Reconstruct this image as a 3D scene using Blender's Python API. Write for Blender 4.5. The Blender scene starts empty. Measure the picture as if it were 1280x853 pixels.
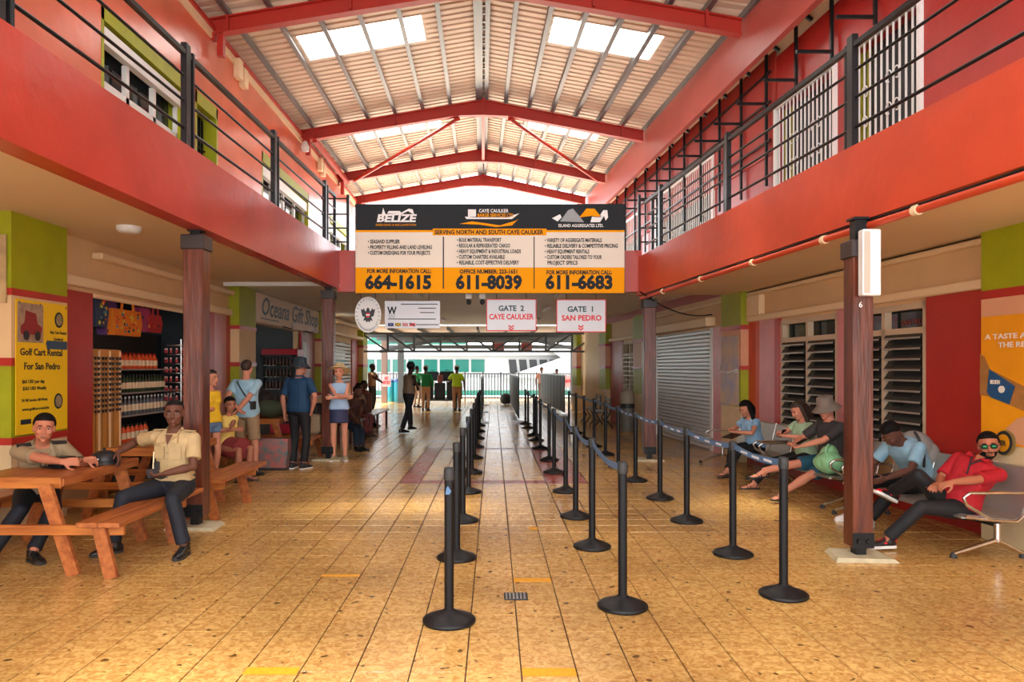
import bpy, bmesh, math, random
import numpy as np
from mathutils import Vector, Matrix
S = bpy.context.scene
C = S.collection
# ---------------------------------------------------------------- camera
cam = bpy.data.cameras.new('camera'); camo = bpy.data.objects.new('camera', cam); C.objects.link(camo)
camo.location = (0, 0, 1.65); camo.rotation_euler = (math.pi/2, 0, 0)
cam.sensor_width = 36; cam.lens = 900/1280*36
cam.shift_x = 23/1280; cam.shift_y = 32.5/1280
cam.clip_end = 500
S.camera = camo
# ---------------------------------------------------------------- world, sun, exposure
w = bpy.data.worlds.new('sky'); S.world = w; w.use_nodes = True
wn = w.node_tree; bg = wn.nodes['Background']
bg.inputs[0].default_value = (0.95, 0.97, 1.0, 1); bg.inputs[1].default_value = 4.2
sun = bpy.data.lights.new('sun', 'SUN'); sun.energy = 20.0; sun.angle = 0.14; sun.color = (1, .93, .8)
suno = bpy.data.objects.new('sun', sun); C.objects.link(suno)
suno.rotation_euler = Vector((-0.16, -0.01, 0.98)).to_track_quat('Z', 'Y').to_euler()
S.view_settings.view_transform = 'Standard'; S.view_settings.look = 'None'
S.view_settings.exposure = 0.42; S.view_settings.gamma = 1; S.view_settings.use_curve_mapping = False
S.cycles.max_bounces = 10; S.cycles.diffuse_bounces = 7
S.cycles.sample_clamp_indirect = 8

# ---------------------------------------------------------------- materials
MATS = {}
def mat(name, col, rough=.6, metal=0, bump=0, bscale=40, var=0, vscale=6, emit=0, spec=.5, trans=0, col2=None, stretch=None, coat=0):
    if name in MATS: return MATS[name]
    m = bpy.data.materials.new(name); m.use_nodes = True; nt = m.node_tree; b = nt.nodes['Principled BSDF']
    c = tuple(col)+(1,)
    b.inputs['Base Color'].default_value = c; b.inputs['Roughness'].default_value = rough
    b.inputs['Metallic'].default_value = metal
    b.inputs['Specular IOR Level'].default_value = spec
    if coat: b.inputs['Coat Weight'].default_value = coat; b.inputs['Coat Roughness'].default_value = .15
    if trans: b.inputs['Transmission Weight'].default_value = trans
    if emit: b.inputs['Emission Color'].default_value = c; b.inputs['Emission Strength'].default_value = emit
    if bump or var:
        tc = nt.nodes.new('ShaderNodeTexCoord'); mp = nt.nodes.new('ShaderNodeMapping')
        nt.links.new(tc.outputs['Object'], mp.inputs[0])
        if stretch: mp.inputs['Scale'].default_value = stretch
    if var:
        n = nt.nodes.new('ShaderNodeTexNoise'); n.inputs['Scale'].default_value = vscale; n.inputs['Detail'].default_value = 6
        nt.links.new(mp.outputs[0], n.inputs['Vector'])
        r = nt.nodes.new('ShaderNodeValToRGB'); r.color_ramp.elements[0].position = .3; r.color_ramp.elements[1].position = .7
        c2 = tuple(col2) if col2 else tuple(max(0, x*(1-var)) for x in col)
        r.color_ramp.elements[0].color = c2+(1,); r.color_ramp.elements[1].color = c
        nt.links.new(n.outputs[0], r.inputs[0]); nt.links.new(r.outputs[0], b.inputs['Base Color'])
    if bump:
        n2 = nt.nodes.new('ShaderNodeTexNoise'); n2.inputs['Scale'].default_value = bscale; n2.inputs['Detail'].default_value = 4
        nt.links.new(mp.outputs[0], n2.inputs['Vector'])
        bp = nt.nodes.new('ShaderNodeBump'); bp.inputs['Strength'].default_value = bump; bp.inputs['Distance'].default_value = .02
        nt.links.new(n2.outputs[0], bp.inputs['Height']); nt.links.new(bp.outputs[0], b.inputs['Normal'])
    MATS[name] = m; return m
def srgb(r, g, b):
    f = lambda v: (v/255/12.92) if v/255 <= .04045 else ((v/255+.055)/1.055)**2.4
    return (f(r), f(g), f(b))
def wood(name, c1, c2, axis='Y', rough=.45):
    if name in MATS: return MATS[name]
    st = {'X': (1, 9, 9), 'Y': (9, 1, 9), 'Z': (9, 9, 1)}[axis]
    return mat(name, c1, rough, 0, .15, 5, 1, 2.2, col2=c2, stretch=st)

# ---------------------------------------------------------------- mesh builder
W = {}
def wm(o): return W.get(o.name, Matrix.Identity(4))
class MB:
    def __init__(s, xf=None): s.v = []; s.f = []; s.m = []; s.xf = xf; s.sm = []
    def add(s, vs, fs, mi=0, smooth=False):
        n = len(s.v); s.v += [tuple(v) for v in vs]; s.f += [tuple(i+n for i in f) for f in fs]
        s.m += [mi]*len(fs); s.sm += [smooth]*len(fs); return s
    def box(s, x0, x1, y0, y1, z0, z1, mi=0):
        return s.add([(x0,y0,z0),(x1,y0,z0),(x1,y1,z0),(x0,y1,z0),(x0,y0,z1),(x1,y0,z1),(x1,y1,z1),(x0,y1,z1)],
                     [(0,3,2,1),(4,5,6,7),(0,1,5,4),(1,2,6,5),(2,3,7,6),(3,0,4,7)], mi)
    def bbox(s, x0, x1, y0, y1, z0, z1, b=.01, mi=0):   # box with chamfered edges
        xs = (x0, x0+b, x1-b, x1); ys = (y0, y0+b, y1-b, y1); zs = (z0, z0+b, z1-b, z1)
        bm = bmesh.new(); pts = []
        for i in (0, 3):
            for j in (1, 2):
                for k in (1, 2):
                    pts.append((xs[i], ys[j], zs[k])); 
        for i in (1, 2):
            for j in (0, 3):
                for k in (1, 2): pts.append((xs[i], ys[j], zs[k]))
        for i in (1, 2):
            for j in (1, 2):
                for k in (0, 3): pts.append((xs[i], ys[j], zs[k]))
        vv = [bm.verts.new(p) for p in pts]
        bmesh.ops.convex_hull(bm, input=vv)
        bmesh.ops.dissolve_limit(bm, angle_limit=.01, verts=bm.verts, edges=bm.edges)
        bm.verts.index_update()
        s.add([v.co[:] for v in bm.verts], [[v.index for v in f.verts] for f in bm.faces], mi); bm.free(); return s
    def obox(s, c, a, b, d, mi=0):      # oriented box: centre and three half-vectors
        c = Vector(c); a = Vector(a); b = Vector(b); d = Vector(d)
        vs = [c-a-b-d, c+a-b-d, c+a+b-d, c-a+b-d, c-a-b+d, c+a-b+d, c+a+b+d, c-a+b+d]
        return s.add(vs, [(0,3,2,1),(4,5,6,7),(0,1,5,4),(1,2,6,5),(2,3,7,6),(3,0,4,7)], mi)
    def bar(s, p, q, w_, h, up=(0,0,1), mi=0):
        p = Vector(p); q = Vector(q); d = q-p; u = Vector(up); sd = d.cross(u)
        if sd.length < 1e-6: sd = d.cross(Vector((1,0,0)))
        sd.normalize(); u = sd.cross(d).normalized()
        return s.obox((p+q)/2, d/2, sd*w_/2, u*h/2, mi)
    def tube(s, pts, r, n=8, mi=0, caps=True, smooth=True):
        pts = [Vector(p) for p in pts]; rs = r if isinstance(r, (list, tuple)) else [r]*len(pts)
        rings = []; prev = None
        for i, p in enumerate(pts):
            t = (pts[min(i+1, len(pts)-1)]-pts[max(i-1, 0)]).normalized()
            if prev is None:
                a = t.orthogonal().normalized()
            else:
                a = (prev - t*prev.dot(t)).normalized()
            prev = a; b = t.cross(a)
            rings.append([p+(a*math.cos(2*math.pi*k/n)+b*math.sin(2*math.pi*k/n))*rs[i] for k in range(n)])
        return s.loft(rings, mi, caps, smooth)
    def loft(s, rings, mi=0, caps=True, smooth=True):
        n = len(rings[0]); vs = [p for r in rings for p in r]; fs = []
        for i in range(len(rings)-1):
            for k in range(n):
                a = i*n+k; b = i*n+(k+1) % n; fs.append((a, b, b+n, a+n))
        s.add(vs, fs, mi, smooth)
        if caps:
            s.add(rings[0], [tuple(range(n))[::-1]], mi); s.add(rings[-1], [tuple(range(n))], mi)
        return s
    def lathe(s, prof, c=(0,0,0), n=20, mi=0, smooth=True, caps=True):
        rings = [[(c[0]+r*math.cos(2*math.pi*k/n), c[1]+r*math.sin(2*math.pi*k/n), c[2]+z) for k in range(n)] for r, z in prof]
        return s.loft(rings, mi, caps, smooth)
    def ell(s, c, r, n=12, m=8, mi=0, M_=None):
        c = Vector(c); vs = []; fs = []
        vs.append((0, 0, -1))
        for i in range(1, m):
            a = -math.pi/2+math.pi*i/m
            for k in range(n): vs.append((math.cos(a)*math.cos(2*math.pi*k/n), math.cos(a)*math.sin(2*math.pi*k/n), math.sin(a)))
        vs.append((0, 0, 1)); L = len(vs)-1
        for k in range(n): fs.append((0, 1+(k+1) % n, 1+k)); fs.append((L, L-n+k, L-n+(k+1) % n))
        for i in range(m-2):
            for k in range(n):
                a = 1+i*n+k; b = 1+i*n+(k+1) % n; fs.append((a, b, b+n, a+n))
        out = []
        for v in vs:
            p = Vector((v[0]*r[0], v[1]*r[1], v[2]*r[2]))
            if M_ is not None: p = M_ @ p
            out.append(c+p)
        return s.add(out, fs, mi, True)
    def prism(s, poly, y0, y1, mi=0, frame=None):   # polygon in XZ extruded along Y (or in a frame: origin, ex, ez, ey)
        n = len(poly)
        if frame: o, ex, ez, ey = [Vector(t) for t in frame]; P = lambda a, b, y: o+ex*a+ez*b+ey*y
        else: P = lambda a, b, y: (a, y, b)
        vs = [P(a, b, y0) for a, b in poly]+[P(a, b, y1) for a, b in poly]
        fs = [tuple(range(n)), tuple(range(2*n-1, n-1, -1))]+[(i, i+n, (i+1) % n+n, (i+1) % n) for i in range(n)]
        return s.add(vs, fs, mi)
    def build(s, name, mats, parent=None, world=False, kind=None, recalc=True, origin=None):
        if not isinstance(mats, (list, tuple)): mats = [mats]
        vs = s.v
        if s.xf: vs = [s.xf(v) for v in vs]
        loc = Vector((0, 0, 0))
        if parent is None:
            a = np.array([tuple(v) for v in vs], dtype=float).reshape(-1, 3); mn = a.min(0); mx = a.max(0)
            loc = Vector(((mn[0]+mx[0])/2, (mn[1]+mx[1])/2, mn[2])) if origin is None else Vector(origin)
            vs = (a-np.array(loc)).tolist()
        elif world:
            I = wm(parent).inverted(); vs = [tuple(I @ Vector(v)) for v in vs]
        me = bpy.data.meshes.new(name); me.from_pydata([tuple(v) for v in vs], [], s.f)
        for m in mats: me.materials.append(m)
        me.polygons.foreach_set('material_index', s.m); me.polygons.foreach_set('use_smooth', s.sm)
        if recalc:
            bm = bmesh.new(); bm.from_mesh(me); bmesh.ops.recalc_face_normals(bm, faces=bm.faces); bm.to_mesh(me); bm.free()
        me.update()
        o = bpy.data.objects.new(name, me); C.objects.link(o); o.location = loc
        if parent is not None: o.parent = parent; W[o.name] = wm(parent)
        else: W[o.name] = Matrix.Translation(loc)
        if kind: o['kind'] = kind
        return o
def thing(name, label, cat, loc=(0,0,0), rz=0, group=None):
    o = bpy.data.objects.new(name, None); C.objects.link(o); o.location = loc; o.rotation_euler = (0,0,rz)
    o.empty_display_size = .1
    W[o.name] = Matrix.Translation(Vector(loc)) @ Matrix.Rotation(rz, 4, 'Z')
    return tag(o, label, cat, group)
def tag(o, label, cat, group=None, kind=None):
    o['label'] = label; o['category'] = cat
    if group: o['group'] = group
    if kind: o['kind'] = kind
    return o
def dup(root, loc, rz=0, label=None, group=None, scale=None):
    def cp(o, par):
        c = o.copy(); C.objects.link(c)
        if par is not None: c.parent = par
        for ch in [x for x in KIDS.get(o.name, [])]: cp(ch, c)
        return c
    kids_of(root)
    r = cp(root, None); r.location = loc; r.rotation_euler = (0,0,rz)
    if scale: r.scale = scale
    if label: r['label'] = label
    if group: r['group'] = group
    return r
KIDS = {}
def kids_of(o):
    def rec(x):
        KIDS[x.name] = list(x.children)
        for c in x.children: rec(c)
    if o.name not in KIDS: rec(o)
def text(s, size, m, parent, o, ex, ez, bold=0, sx=1, align='CENTER', name='lettering', depth=.0015, shear=0, world=True, maxw=None):
    cu = bpy.data.curves.new('t', 'FONT'); cu.body = s; cu.size = size; cu.align_x = align; cu.align_y = 'CENTER'
    cu.offset = bold; cu.extrude = depth; cu.resolution_u = 2; cu.shear = shear; cu.space_line = .95
    ob = bpy.data.objects.new('t', cu); C.objects.link(ob)
    dg = bpy.context.evaluated_depsgraph_get(); me = bpy.data.meshes.new_from_object(ob.evaluated_get(dg))
    bpy.data.objects.remove(ob)
    ex = Vector(ex).normalized(); ez = Vector(ez).normalized(); ey = ex.cross(ez)
    a = np.empty(len(me.vertices)*3); me.vertices.foreach_get('co', a); a = a.reshape(-1, 3)
    if maxw:
        wd = a[:, 0].max()-a[:, 0].min(); sx = maxw/wd
    o = np.array(o)
    P = o+np.outer(a[:, 0]*sx, ex)+np.outer(a[:, 1], ez)+np.outer(a[:, 2], ex.cross(ez))
    I = np.array(wm(parent).inverted()) if world else np.eye(4)
    P = P @ I[:3, :3].T+I[:3, 3]
    me.vertices.foreach_set('co', P.ravel()); me.materials.clear(); me.materials.append(m); me.update()
    ob = bpy.data.objects.new(name, me); C.objects.link(ob); ob.parent = parent; W[ob.name] = wm(parent)
    return ob
def RX(p): return (p[0]-.08*p[1], p[1], p[2])       # the right-hand building runs slightly askew
def PX(px, Y): return (px-617)/900*Y
def PZ(py, Y): return 1.65-(py-459)/900*Y

M_red = mat('red_paint', srgb(190, 62, 44), .27, 0, .2, 7, .22, 1.6)
M_redR = mat('orange_red_paint', srgb(206, 72, 36), .40, 0, .2, 7, .2, 1.6)
M_wallred = mat('red_wall_paint', srgb(180, 44, 36), .34, 0, .15, 8, .2, 2)
M_pink = mat('salmon_wall_paint', srgb(224, 114, 84), .24, 0, .2, 6, .2, 1.4)
M_palepink = mat('faded_pink_panel', srgb(214, 140, 140), .35, 0, .2, 14, .2, 3)
M_green = mat('lime_green_paint', srgb(160, 165, 10), .5, 0, .2, 30, .15, 4)
M_cream = mat('cream_paint', srgb(226, 190, 140), .6, 0, .1, 20, .1, 2)
M_ceil = mat('cream_soffit_paint', srgb(226, 198, 158), .6, 0, .05, 10, .06, 1)
M_whitep = mat('white_paint', (.75, .74, .70), .45)
M_black = mat('black_steel', (.008, .009, .010), .35, 0, spec=.3)
M_rubber = mat('black_rubber', (.02, .02, .02), .6)
M_chrome = mat('polished_steel', (.62, .60, .57), .22, 1)
M_galv = mat('galvanised_steel', (.45, .46, .46), .4, .7, 0, 1, .3, 8)
M_purl = mat('dull_purlin_steel', (.20, .21, .22), .4, .6)
M_sheet = mat('corrugated_sheet', srgb(222, 198, 174), .45, .1, 0, 1, .12, 1.5)
M_roofred = mat('red_roof_steel', srgb(186, 48, 34), .45, 0, .05, 20, .14, 2)
M_fascia = mat('faded_red_fascia', srgb(196, 92, 82), .4, 0, .1, 10, .2, 1)
M_darkred = mat('deep_red_cladding', srgb(172, 44, 28), .5, 0, .1, 8, .12, 2)
M_post = wood('dark_varnished_wood', srgb(110, 52, 32), srgb(62, 28, 20), 'Z', .28)
M_table = wood('varnished_pine', srgb(184, 108, 54), srgb(136, 68, 32), 'Y', .33)
M_tableX = wood('varnished_pine_cross', srgb(196, 120, 52), srgb(150, 78, 32), 'X', .38)
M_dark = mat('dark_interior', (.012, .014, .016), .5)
M_glass = mat('dark_glass', (.02, .03, .035), .08, 0, spec=.8)
M_conc = mat('worn_concrete', srgb(196, 184, 150), .8, 0, .4, 30, .25, 10)
M_ink = mat('black_ink', (.02, .02, .02), .5)
M_white = mat('white_ink', (.85, .85, .83), .5)
M_redink = mat('red_ink', srgb(215, 40, 45), .5)
# ================================================================ STRUCTURE
# ---- floor
def tile_mat(name, c1, c2, rough):
    m = bpy.data.materials.new(name); m.use_nodes = True; nt = m.node_tree; b = nt.nodes['Principled BSDF']
    L = nt.links.new; N = nt.nodes.new
    tc = N('ShaderNodeTexCoord'); gi = N('ShaderNodeNewGeometry')
    n1 = N('ShaderNodeTexNoise'); n1.inputs['Scale'].default_value = 22; n1.inputs['Detail'].default_value = 5; n1.inputs['Distortion'].default_value = 1.2
    n2 = N('ShaderNodeTexNoise'); n2.inputs['Scale'].default_value = .8; n2.inputs['Detail'].default_value = 4
    n3 = N('ShaderNodeTexNoise'); n3.inputs['Scale'].default_value = 13; n3.inputs['Detail'].default_value = 1
    L(gi.outputs['Position'], n1.inputs['Vector']); L(gi.outputs['Position'], n2.inputs['Vector']); L(gi.outputs['Position'], n3.inputs['Vector'])
    r = N('ShaderNodeValToRGB'); r.color_ramp.elements[0].position = .38; r.color_ramp.elements[1].position = .62
    r.color_ramp.elements[0].color = c2+(1,); r.color_ramp.elements[1].color = c1+(1,)
    L(n1.outputs[0], r.inputs[0])
    mx = N('ShaderNodeMix'); mx.data_type = 'RGBA'; mx.blend_type = 'MULTIPLY'
    r2 = N('ShaderNodeValToRGB'); r2.color_ramp.elements[0].position = .3; r2.color_ramp.elements[1].position = .65
    r2.color_ramp.elements[0].color = (.62, .6, .6, 1); r2.color_ramp.elements[1].color = (1, 1, 1, 1)
    L(n2.outputs[0], r2.inputs[0]); mx.inputs[0].default_value = 1; L(r.outputs[0], mx.inputs[6]); L(r2.outputs[0], mx.inputs[7])
    # small dark scuffs
    r3 = N('ShaderNodeValToRGB'); r3.color_ramp.elements[0].position = .70; r3.color_ramp.elements[1].position = .735
    r3.color_ramp.elements[0].color = (1, 1, 1, 1); r3.color_ramp.elements[1].color = (.25, .22, .18, 1)
    L(n3.outputs[0], r3.inputs[0])
    mx2 = N('ShaderNodeMix'); mx2.data_type = 'RGBA'; mx2.blend_type = 'MULTIPLY'; mx2.inputs[0].default_value = 1
    L(mx.outputs[2], mx2.inputs[6]); L(r3.outputs[0], mx2.inputs[7]); L(mx2.outputs[2], b.inputs['Base Color'])
    b.inputs['Roughness'].default_value = rough; b.inputs['Specular IOR Level'].default_value = .7
    n4 = N('ShaderNodeTexNoise'); n4.inputs['Scale'].default_value = 30; n4.inputs['Detail'].default_value = 3; n4.inputs['Distortion'].default_value = 1.5
    L(gi.outputs['Position'], n4.inputs['Vector'])
    bp = N('ShaderNodeBump'); bp.inputs['Strength'].default_value = .3; bp.inputs['Distance'].default_value = .006
    L(n4.outputs[0], bp.inputs['Height']); L(bp.outputs[0], b.inputs['Normal'])
    MATS[name] = m; return m
T_yel = tile_mat('sandy_floor_tile', srgb(226, 184, 110), srgb(190, 140, 74), .17)
T_red = tile_mat('maroon_floor_tile', srgb(186, 96, 84), srgb(150, 70, 62), .27)
M_grout = mat('dark_grout', srgb(84, 62, 42), .9)
fl = MB().box(-7, 6.6, -4, 40, -.25, -.012).build('floor', M_grout, kind='structure', origin=(0, 0, 0))
def is_red(x, y):
    if -1.36 < x < -.94 and 10.2 < y < 14.7: return True
    if .84 < x < 1.26 and 10.2 < y < 14.7: return True
    if -1.36 < x < 1.26 and 10.2 < y < 10.5: return True
    if -1.36 < x < 1.26 and 14.4 < y < 14.7: return True
    return False
TS = .3
tv = []
for z_ in (0,):
    for red in (0, 1):
        mb = MB(); h = TS/2-.004; k = h-.001
        mb.add([(-h,-h,-.012),(h,-h,-.012),(h,h,-.012),(-h,h,-.012),(-h,-h,-.0006),(h,-h,-.0006),(h,h,-.0006),(-h,h,-.0006),(-k,-k,0),(k,-k,0),(k,k,0),(-k,k,0)],
               [(0,1,5,4),(1,2,6,5),(2,3,7,6),(3,0,4,7),(4,5,9,8),(5,6,10,9),(6,7,11,10),(7,4,8,11),(8,9,10,11)])
        o = mb.build('tile', [T_yel, T_red][red], fl, recalc=False); tv.append(o.data); bpy.data.objects.remove(o)
cells = []
for j in range(-10, 128):
    y = 3.892+.3*j+.15 if True else 0
    for i in range(-22, 22):
        x = .15+.3*i+.15
        if x < -5.2 or x > 5.6-.0*y: continue
        if y > 36.5: continue
        cells.append((x, y))
vis = [c for c in cells if c[1] > 3.7 and abs((c[0]/c[1]*900+617)-640) < 655]
vis.sort(key=lambda c: c[1]+abs(c[0])*.1)
near = set(vis[:300])
rng = random.Random(4)
st = MB()
for (x, y) in cells:
    dz = rng.uniform(-.0012, .0006)
    if (x, y) in near:
        o = bpy.data.objects.new('tile', tv[1 if is_red(x, y) else 0]); C.objects.link(o); o.parent = fl; o.location = (x, y, dz)
    else:
        h = TS/2-.005; mi = 1 if is_red(x, y) else 0
        st.add([(x-h,y-h,-.01),(x+h,y-h,-.01),(x+h,y+h,-.01),(x-h,y+h,-.01),(x-h+.003,y-h+.003,dz),(x+h-.003,y-h+.003,dz),(x+h-.003,y+h-.003,dz),(x-h+.003,y+h-.003,dz)],
               [(0,1,5,4),(1,2,6,5),(2,3,7,6),(3,0,4,7),(4,5,6,7)], mi)
st.build('tile_paving', [T_yel, T_red], fl, kind='stuff', recalc=False)
# outside quay
M_quay = mat('pale_concrete_quay', (.62, .60, .56), .7, 0, .2, 8, .1, 1)
MB().box(-40, 40, 36.4, 42, -.3, -.02).build('trim_1', M_quay, kind='structure')
M_sea = mat('turquoise_sea', srgb(90, 170, 165), .15, 0, .4, 3)
MB().box(-120, 120, 42, 200, -1.5, -1.2).build('trim_2', M_sea, kind='structure')
# yellow floor markers and drain
M_tape = mat('worn_yellow_paint', srgb(232, 160, 20), .5, 0, 0, 1, .25, 30)
def marker(x0, x1, y0, y1, lab):
    tag(MB().box(x0, x1, y0, y1, .0006, .002).build('floor_marker', M_tape), lab, 'floor marking', 'yellow floor marks')
marker(.155, .445, 3.84, 3.94, 'worn yellow stripe painted on a tile, nearest the bottom edge, right of centre')
marker(.155, .445, 5.52, 5.62, 'worn yellow stripe painted on a tile just behind the small drain')
marker(-1.35, -1.06, 3.86, 3.95, 'worn yellow stripe painted on a tile nearest the bottom edge, left of the front stanchion')
marker(-1.36, -1.06, 5.66, 5.72, 'faint yellow stripe on a tile left of the nearest left-row stanchion')
marker(.36, .45, 7.3, 7.42, 'small yellow paint mark between the two rows of stanchions')
d = thing('floor_drain', 'small dark square drain grille set in the tiled floor', 'drain', (.16, 5.17, 0))
MB().bbox(-.085, .085, -.08, .08, 0, .006, .002).build('frame', M_dark, d)
for k in range(6): MB().box(-.075+k*.026, -.062+k*.026, -.065, .065, .006, .008).build('slat', M_galv, d)

# ---- arcade walls: left
XL = -4.95
wl = MB().box(XL-.15, XL, 1, 8.84, 0, 3.3).box(XL-.15, XL, 12.41, 14.57, 0, 3.3).box(XL-.15, XL, 8.84, 12.41, 2.56, 3.3)
wl.box(XL-.15, XL, 14.57, 19.8, 2.56, 3.3).box(XL-.15, XL, 18.3, 21.8, 0, 2.56).box(XL-.15, XL, 21.8, 25, 2.45, 3.3).box(XL-.15, XL, 21.8, 25, 0, 1.0).box(XL-.15, XL, 25, 27.6, 0, 3.3)
wl.build('wall_left', M_cream, kind='structure')
def panel(x0, x1, y0, y1, z0, z1, m, name='wall_panel', xf=None):
    global PN
    o = MB(xf).box(x0, x1, y0, y1, z0, z1).build('trim_%d' % PN, m, kind='structure'); PN += 1; return o
PN = 10
# painted panels on the left wall
panel(XL, XL+.03, 8.05, 8.84, .25, 2.55, M_wallred)
panel(XL, XL+.03, 1, 7.09, 0, 2.3, M_cream)
panel(XL, XL+.04, 12.41, 12.66, 0, 2.6, M_wallred); panel(XL, XL+.03, 12.66, 13.25, .3, 2.6, M_palepink); panel(XL, XL+.03, 13.25, 13.45, .3, 2.6, M_wallred)
panel(XL, XL+.04, 18.35, 18.8, 0, 2.56, M_wallred); panel(XL, XL+.03, 18.8, 19.8, 0, 2.56, M_palepink)
panel(XL, XL+.03, 21.0, 21.8, 0, 2.6, M_cream); panel(XL, XL+.04, 25, 26.1, 0, 2.6, M_wallred)
M_lowcream = mat('cream_dado', srgb(222, 196, 150), .6, 0, .1, 8, .2, 3)
def pillar(x0, x1, y0, y1, top, xf, bands):
    for z0, z1, m in bands:
        e = .012 if m in (M_wallred, M_red) else 0
        global PN
        MB(xf).box(x0-e, x1+e, y0-e, y1+e, z0, min(z1, top)).build('trim_%d' % PN, m, kind='structure'); PN += 1
LB = [(0, .88, M_lowcream), (.88, .95, M_wallred), (.95, 1.66, M_green), (1.66, 1.74, M_wallred), (1.74, 2.36, M_cream), (2.36, 2.43, M_wallred), (2.43, 3.3, M_green)]
for y in (7.09, 13.45, 19.8, 26.2): pillar(XL-.1, -4.75, y, y+.93, 3.3, None, LB)
# cornices over the openings (long conduit-like mouldings)
M_mould = mat('cream_moulding', srgb(236, 208, 164), .5)
def mould(x0, x1, y0, y1, z0, z1, xf=None):
    global PN
    MB(xf).bbox(x0, x1, y0, y1, z0, z1, .015).build('trim_%d' % PN, M_mould, kind='structure'); PN += 1
mould(XL, XL+.1, 8.2, 13.4, 2.60, 2.72); mould(XL, XL+.14, 8.85, 13.4, 2.98, 3.06); mould(XL, XL+.06, 8.84, 12.4, 2.50, 2.56)
mould(XL, XL+.25, 20.8, 26.1, 2.62, 2.72); mould(XL, XL+.25, 20.8, 26.1, 3.0, 3.08)
# ---- arcade walls: right (frame D, Y)
DR = 5.44
def op(mb, y0, y1, z0, z1): return mb.box(DR, DR+.2, y0, y1, z0, z1)
wr = MB(RX)
segs = [(1, 7.95), (9.50, 9.71), (11.33, 14.1), (17.7, 18.9), (20.9, 22.6), (22.6, 28)]
for a, b in segs: op(wr, a, b, 0, 3.0)
for a, b, s, t in ((7.95, 9.50, .68, 2.38), (9.71, 11.33, .68, 2.38), (18.9, 20.9, .8, 2.35)): op(wr, a, b, 0, s); op(wr, a, b, t, 3.0)
op(wr, 14.1, 17.7, 2.40, 3.0)
wr.build('wall_right', M_cream, kind='structure')
panel(DR-.03, DR, 6.96, 7.95, .55, 2.42, M_wallred, xf=RX)
panel(DR-.03, DR, 9.50, 9.71, .55, 2.42, M_palepink, xf=RX)
panel(DR-.035, DR, 11.33, 11.5, .55, 2.42, M_wallred, xf=RX); panel(DR-.03, DR, 11.5, 12.05, .5, 2.42, M_palepink, xf=RX); panel(DR-.035, DR, 12.05, 12.45, .3, 2.42, M_redR, xf=RX)
panel(DR-.03, DR, 13.4, 14.1, 0, 2.42, M_palepink, xf=RX); panel(DR-.03, DR, 17.7, 18.4, 0, 2.42, M_wallred, xf=RX)
panel(DR-.03, DR, 20.9, 22.3, 0, 2.42, M_wallred, xf=RX)
RB = [(0, .95, M_lowcream), (.95, 1.6, M_green), (1.6, 1.67, M_wallred), (1.67, 2.3, M_palepink), (2.3, 2.38, M_wallred), (2.38, 3.0, M_green)]
M_peach = mat('peach_paint', srgb(222, 160, 120), .5, 0, .1, 10, .12, 3)
RB = [(a, b, M_peach if m is M_palepink else m) for a, b, m in RB]
for y in (6.1, 12.45, 18.4, 22.4, 27.0): pillar(5.27, DR+.05, y, y+.86, 3.0, RX, RB)
mould(DR-.1, DR, 7.0, 12.4, 2.42, 2.52, RX); mould(DR-.1, DR, 7.0, 12.4, 2.86, 2.92, RX); mould(DR-.1, DR, 11.9, 12.4, 2.52, 2.86, RX)
mould(DR-.2, DR, 14.0, 17.9, 2.44, 2.62, RX); mould(DR-.06, DR, 13.4, 18.3, 2.84, 2.9, RX); mould(DR-.1, DR, 19.3, 22.3, 2.42, 2.52, RX)
panel(DR-.06, DR, 6.96, 12.45, .0, .3, M_wallred, xf=RX)
# ---- upper floors
def bandX(y): return -2.93+.029*(y-7.04)
def bL(p): return (p[0]+.029*(p[1]-7.04), p[1], p[2])        # left band frame: x=-2.93 is the face
MB(bL).box(-3.13, -2.93, -1, 13.0, 3.05, 3.78).build('trim_3', M_red, kind='structure')
def bR(p): return (p[0]+.093*(12.8-p[1]), p[1], p[2])        # right band frame: x=2.60 is the face
MB(bR).box(2.60, 2.80, -1, 13.0, 2.93, 3.62).build('trim_4', M_redR, kind='structure')
# soffits / walkway slabs
MB().add([(bandX(-1)-.2,-1,3.19),(bandX(13)-.2,13,3.19),(-5.1,13,3.19),(-5.1,-1,3.19),(bandX(-1)-.2,-1,3.34),(bandX(13)-.2,13,3.34),(-5.1,13,3.34),(-5.1,-1,3.34)],
         [(0,1,2,3),(7,6,5,4),(0,4,5,1),(1,5,6,2),(2,6,7,3),(3,7,4,0)]).build('ceiling', M_ceil, kind='structure')
a0, a1 = bR((2.79, -1, 0)), bR((2.79, 13, 0))
MB().add([(a0[0],-1,2.95),(a1[0],13,2.95),(5.6-.08*13,13,2.95),(5.7,-1,2.95),(a0[0],-1,3.1),(a1[0],13,3.1),(5.6-.08*13,13,3.1),(5.7,-1,3.1)],
         [(0,3,2,1),(4,5,6,7),(0,1,5,4),(1,2,6,5),(2,3,7,6),(3,0,4,7)]).build('ceiling', M_ceil, kind='structure')
MB().box(-5.1, 4.6, 13, 26.3, 3.19, 3.34).build('ceiling', mat('pale_soffit', srgb(246, 240, 226), .5, 0, .05, 6, .08, 1), kind='structure')
# bridge beam
MB().box(-2.8, 2.65, 12.9, 13.1, 3.0, 3.74).build('trim_5', M_red, kind='structure')
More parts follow.
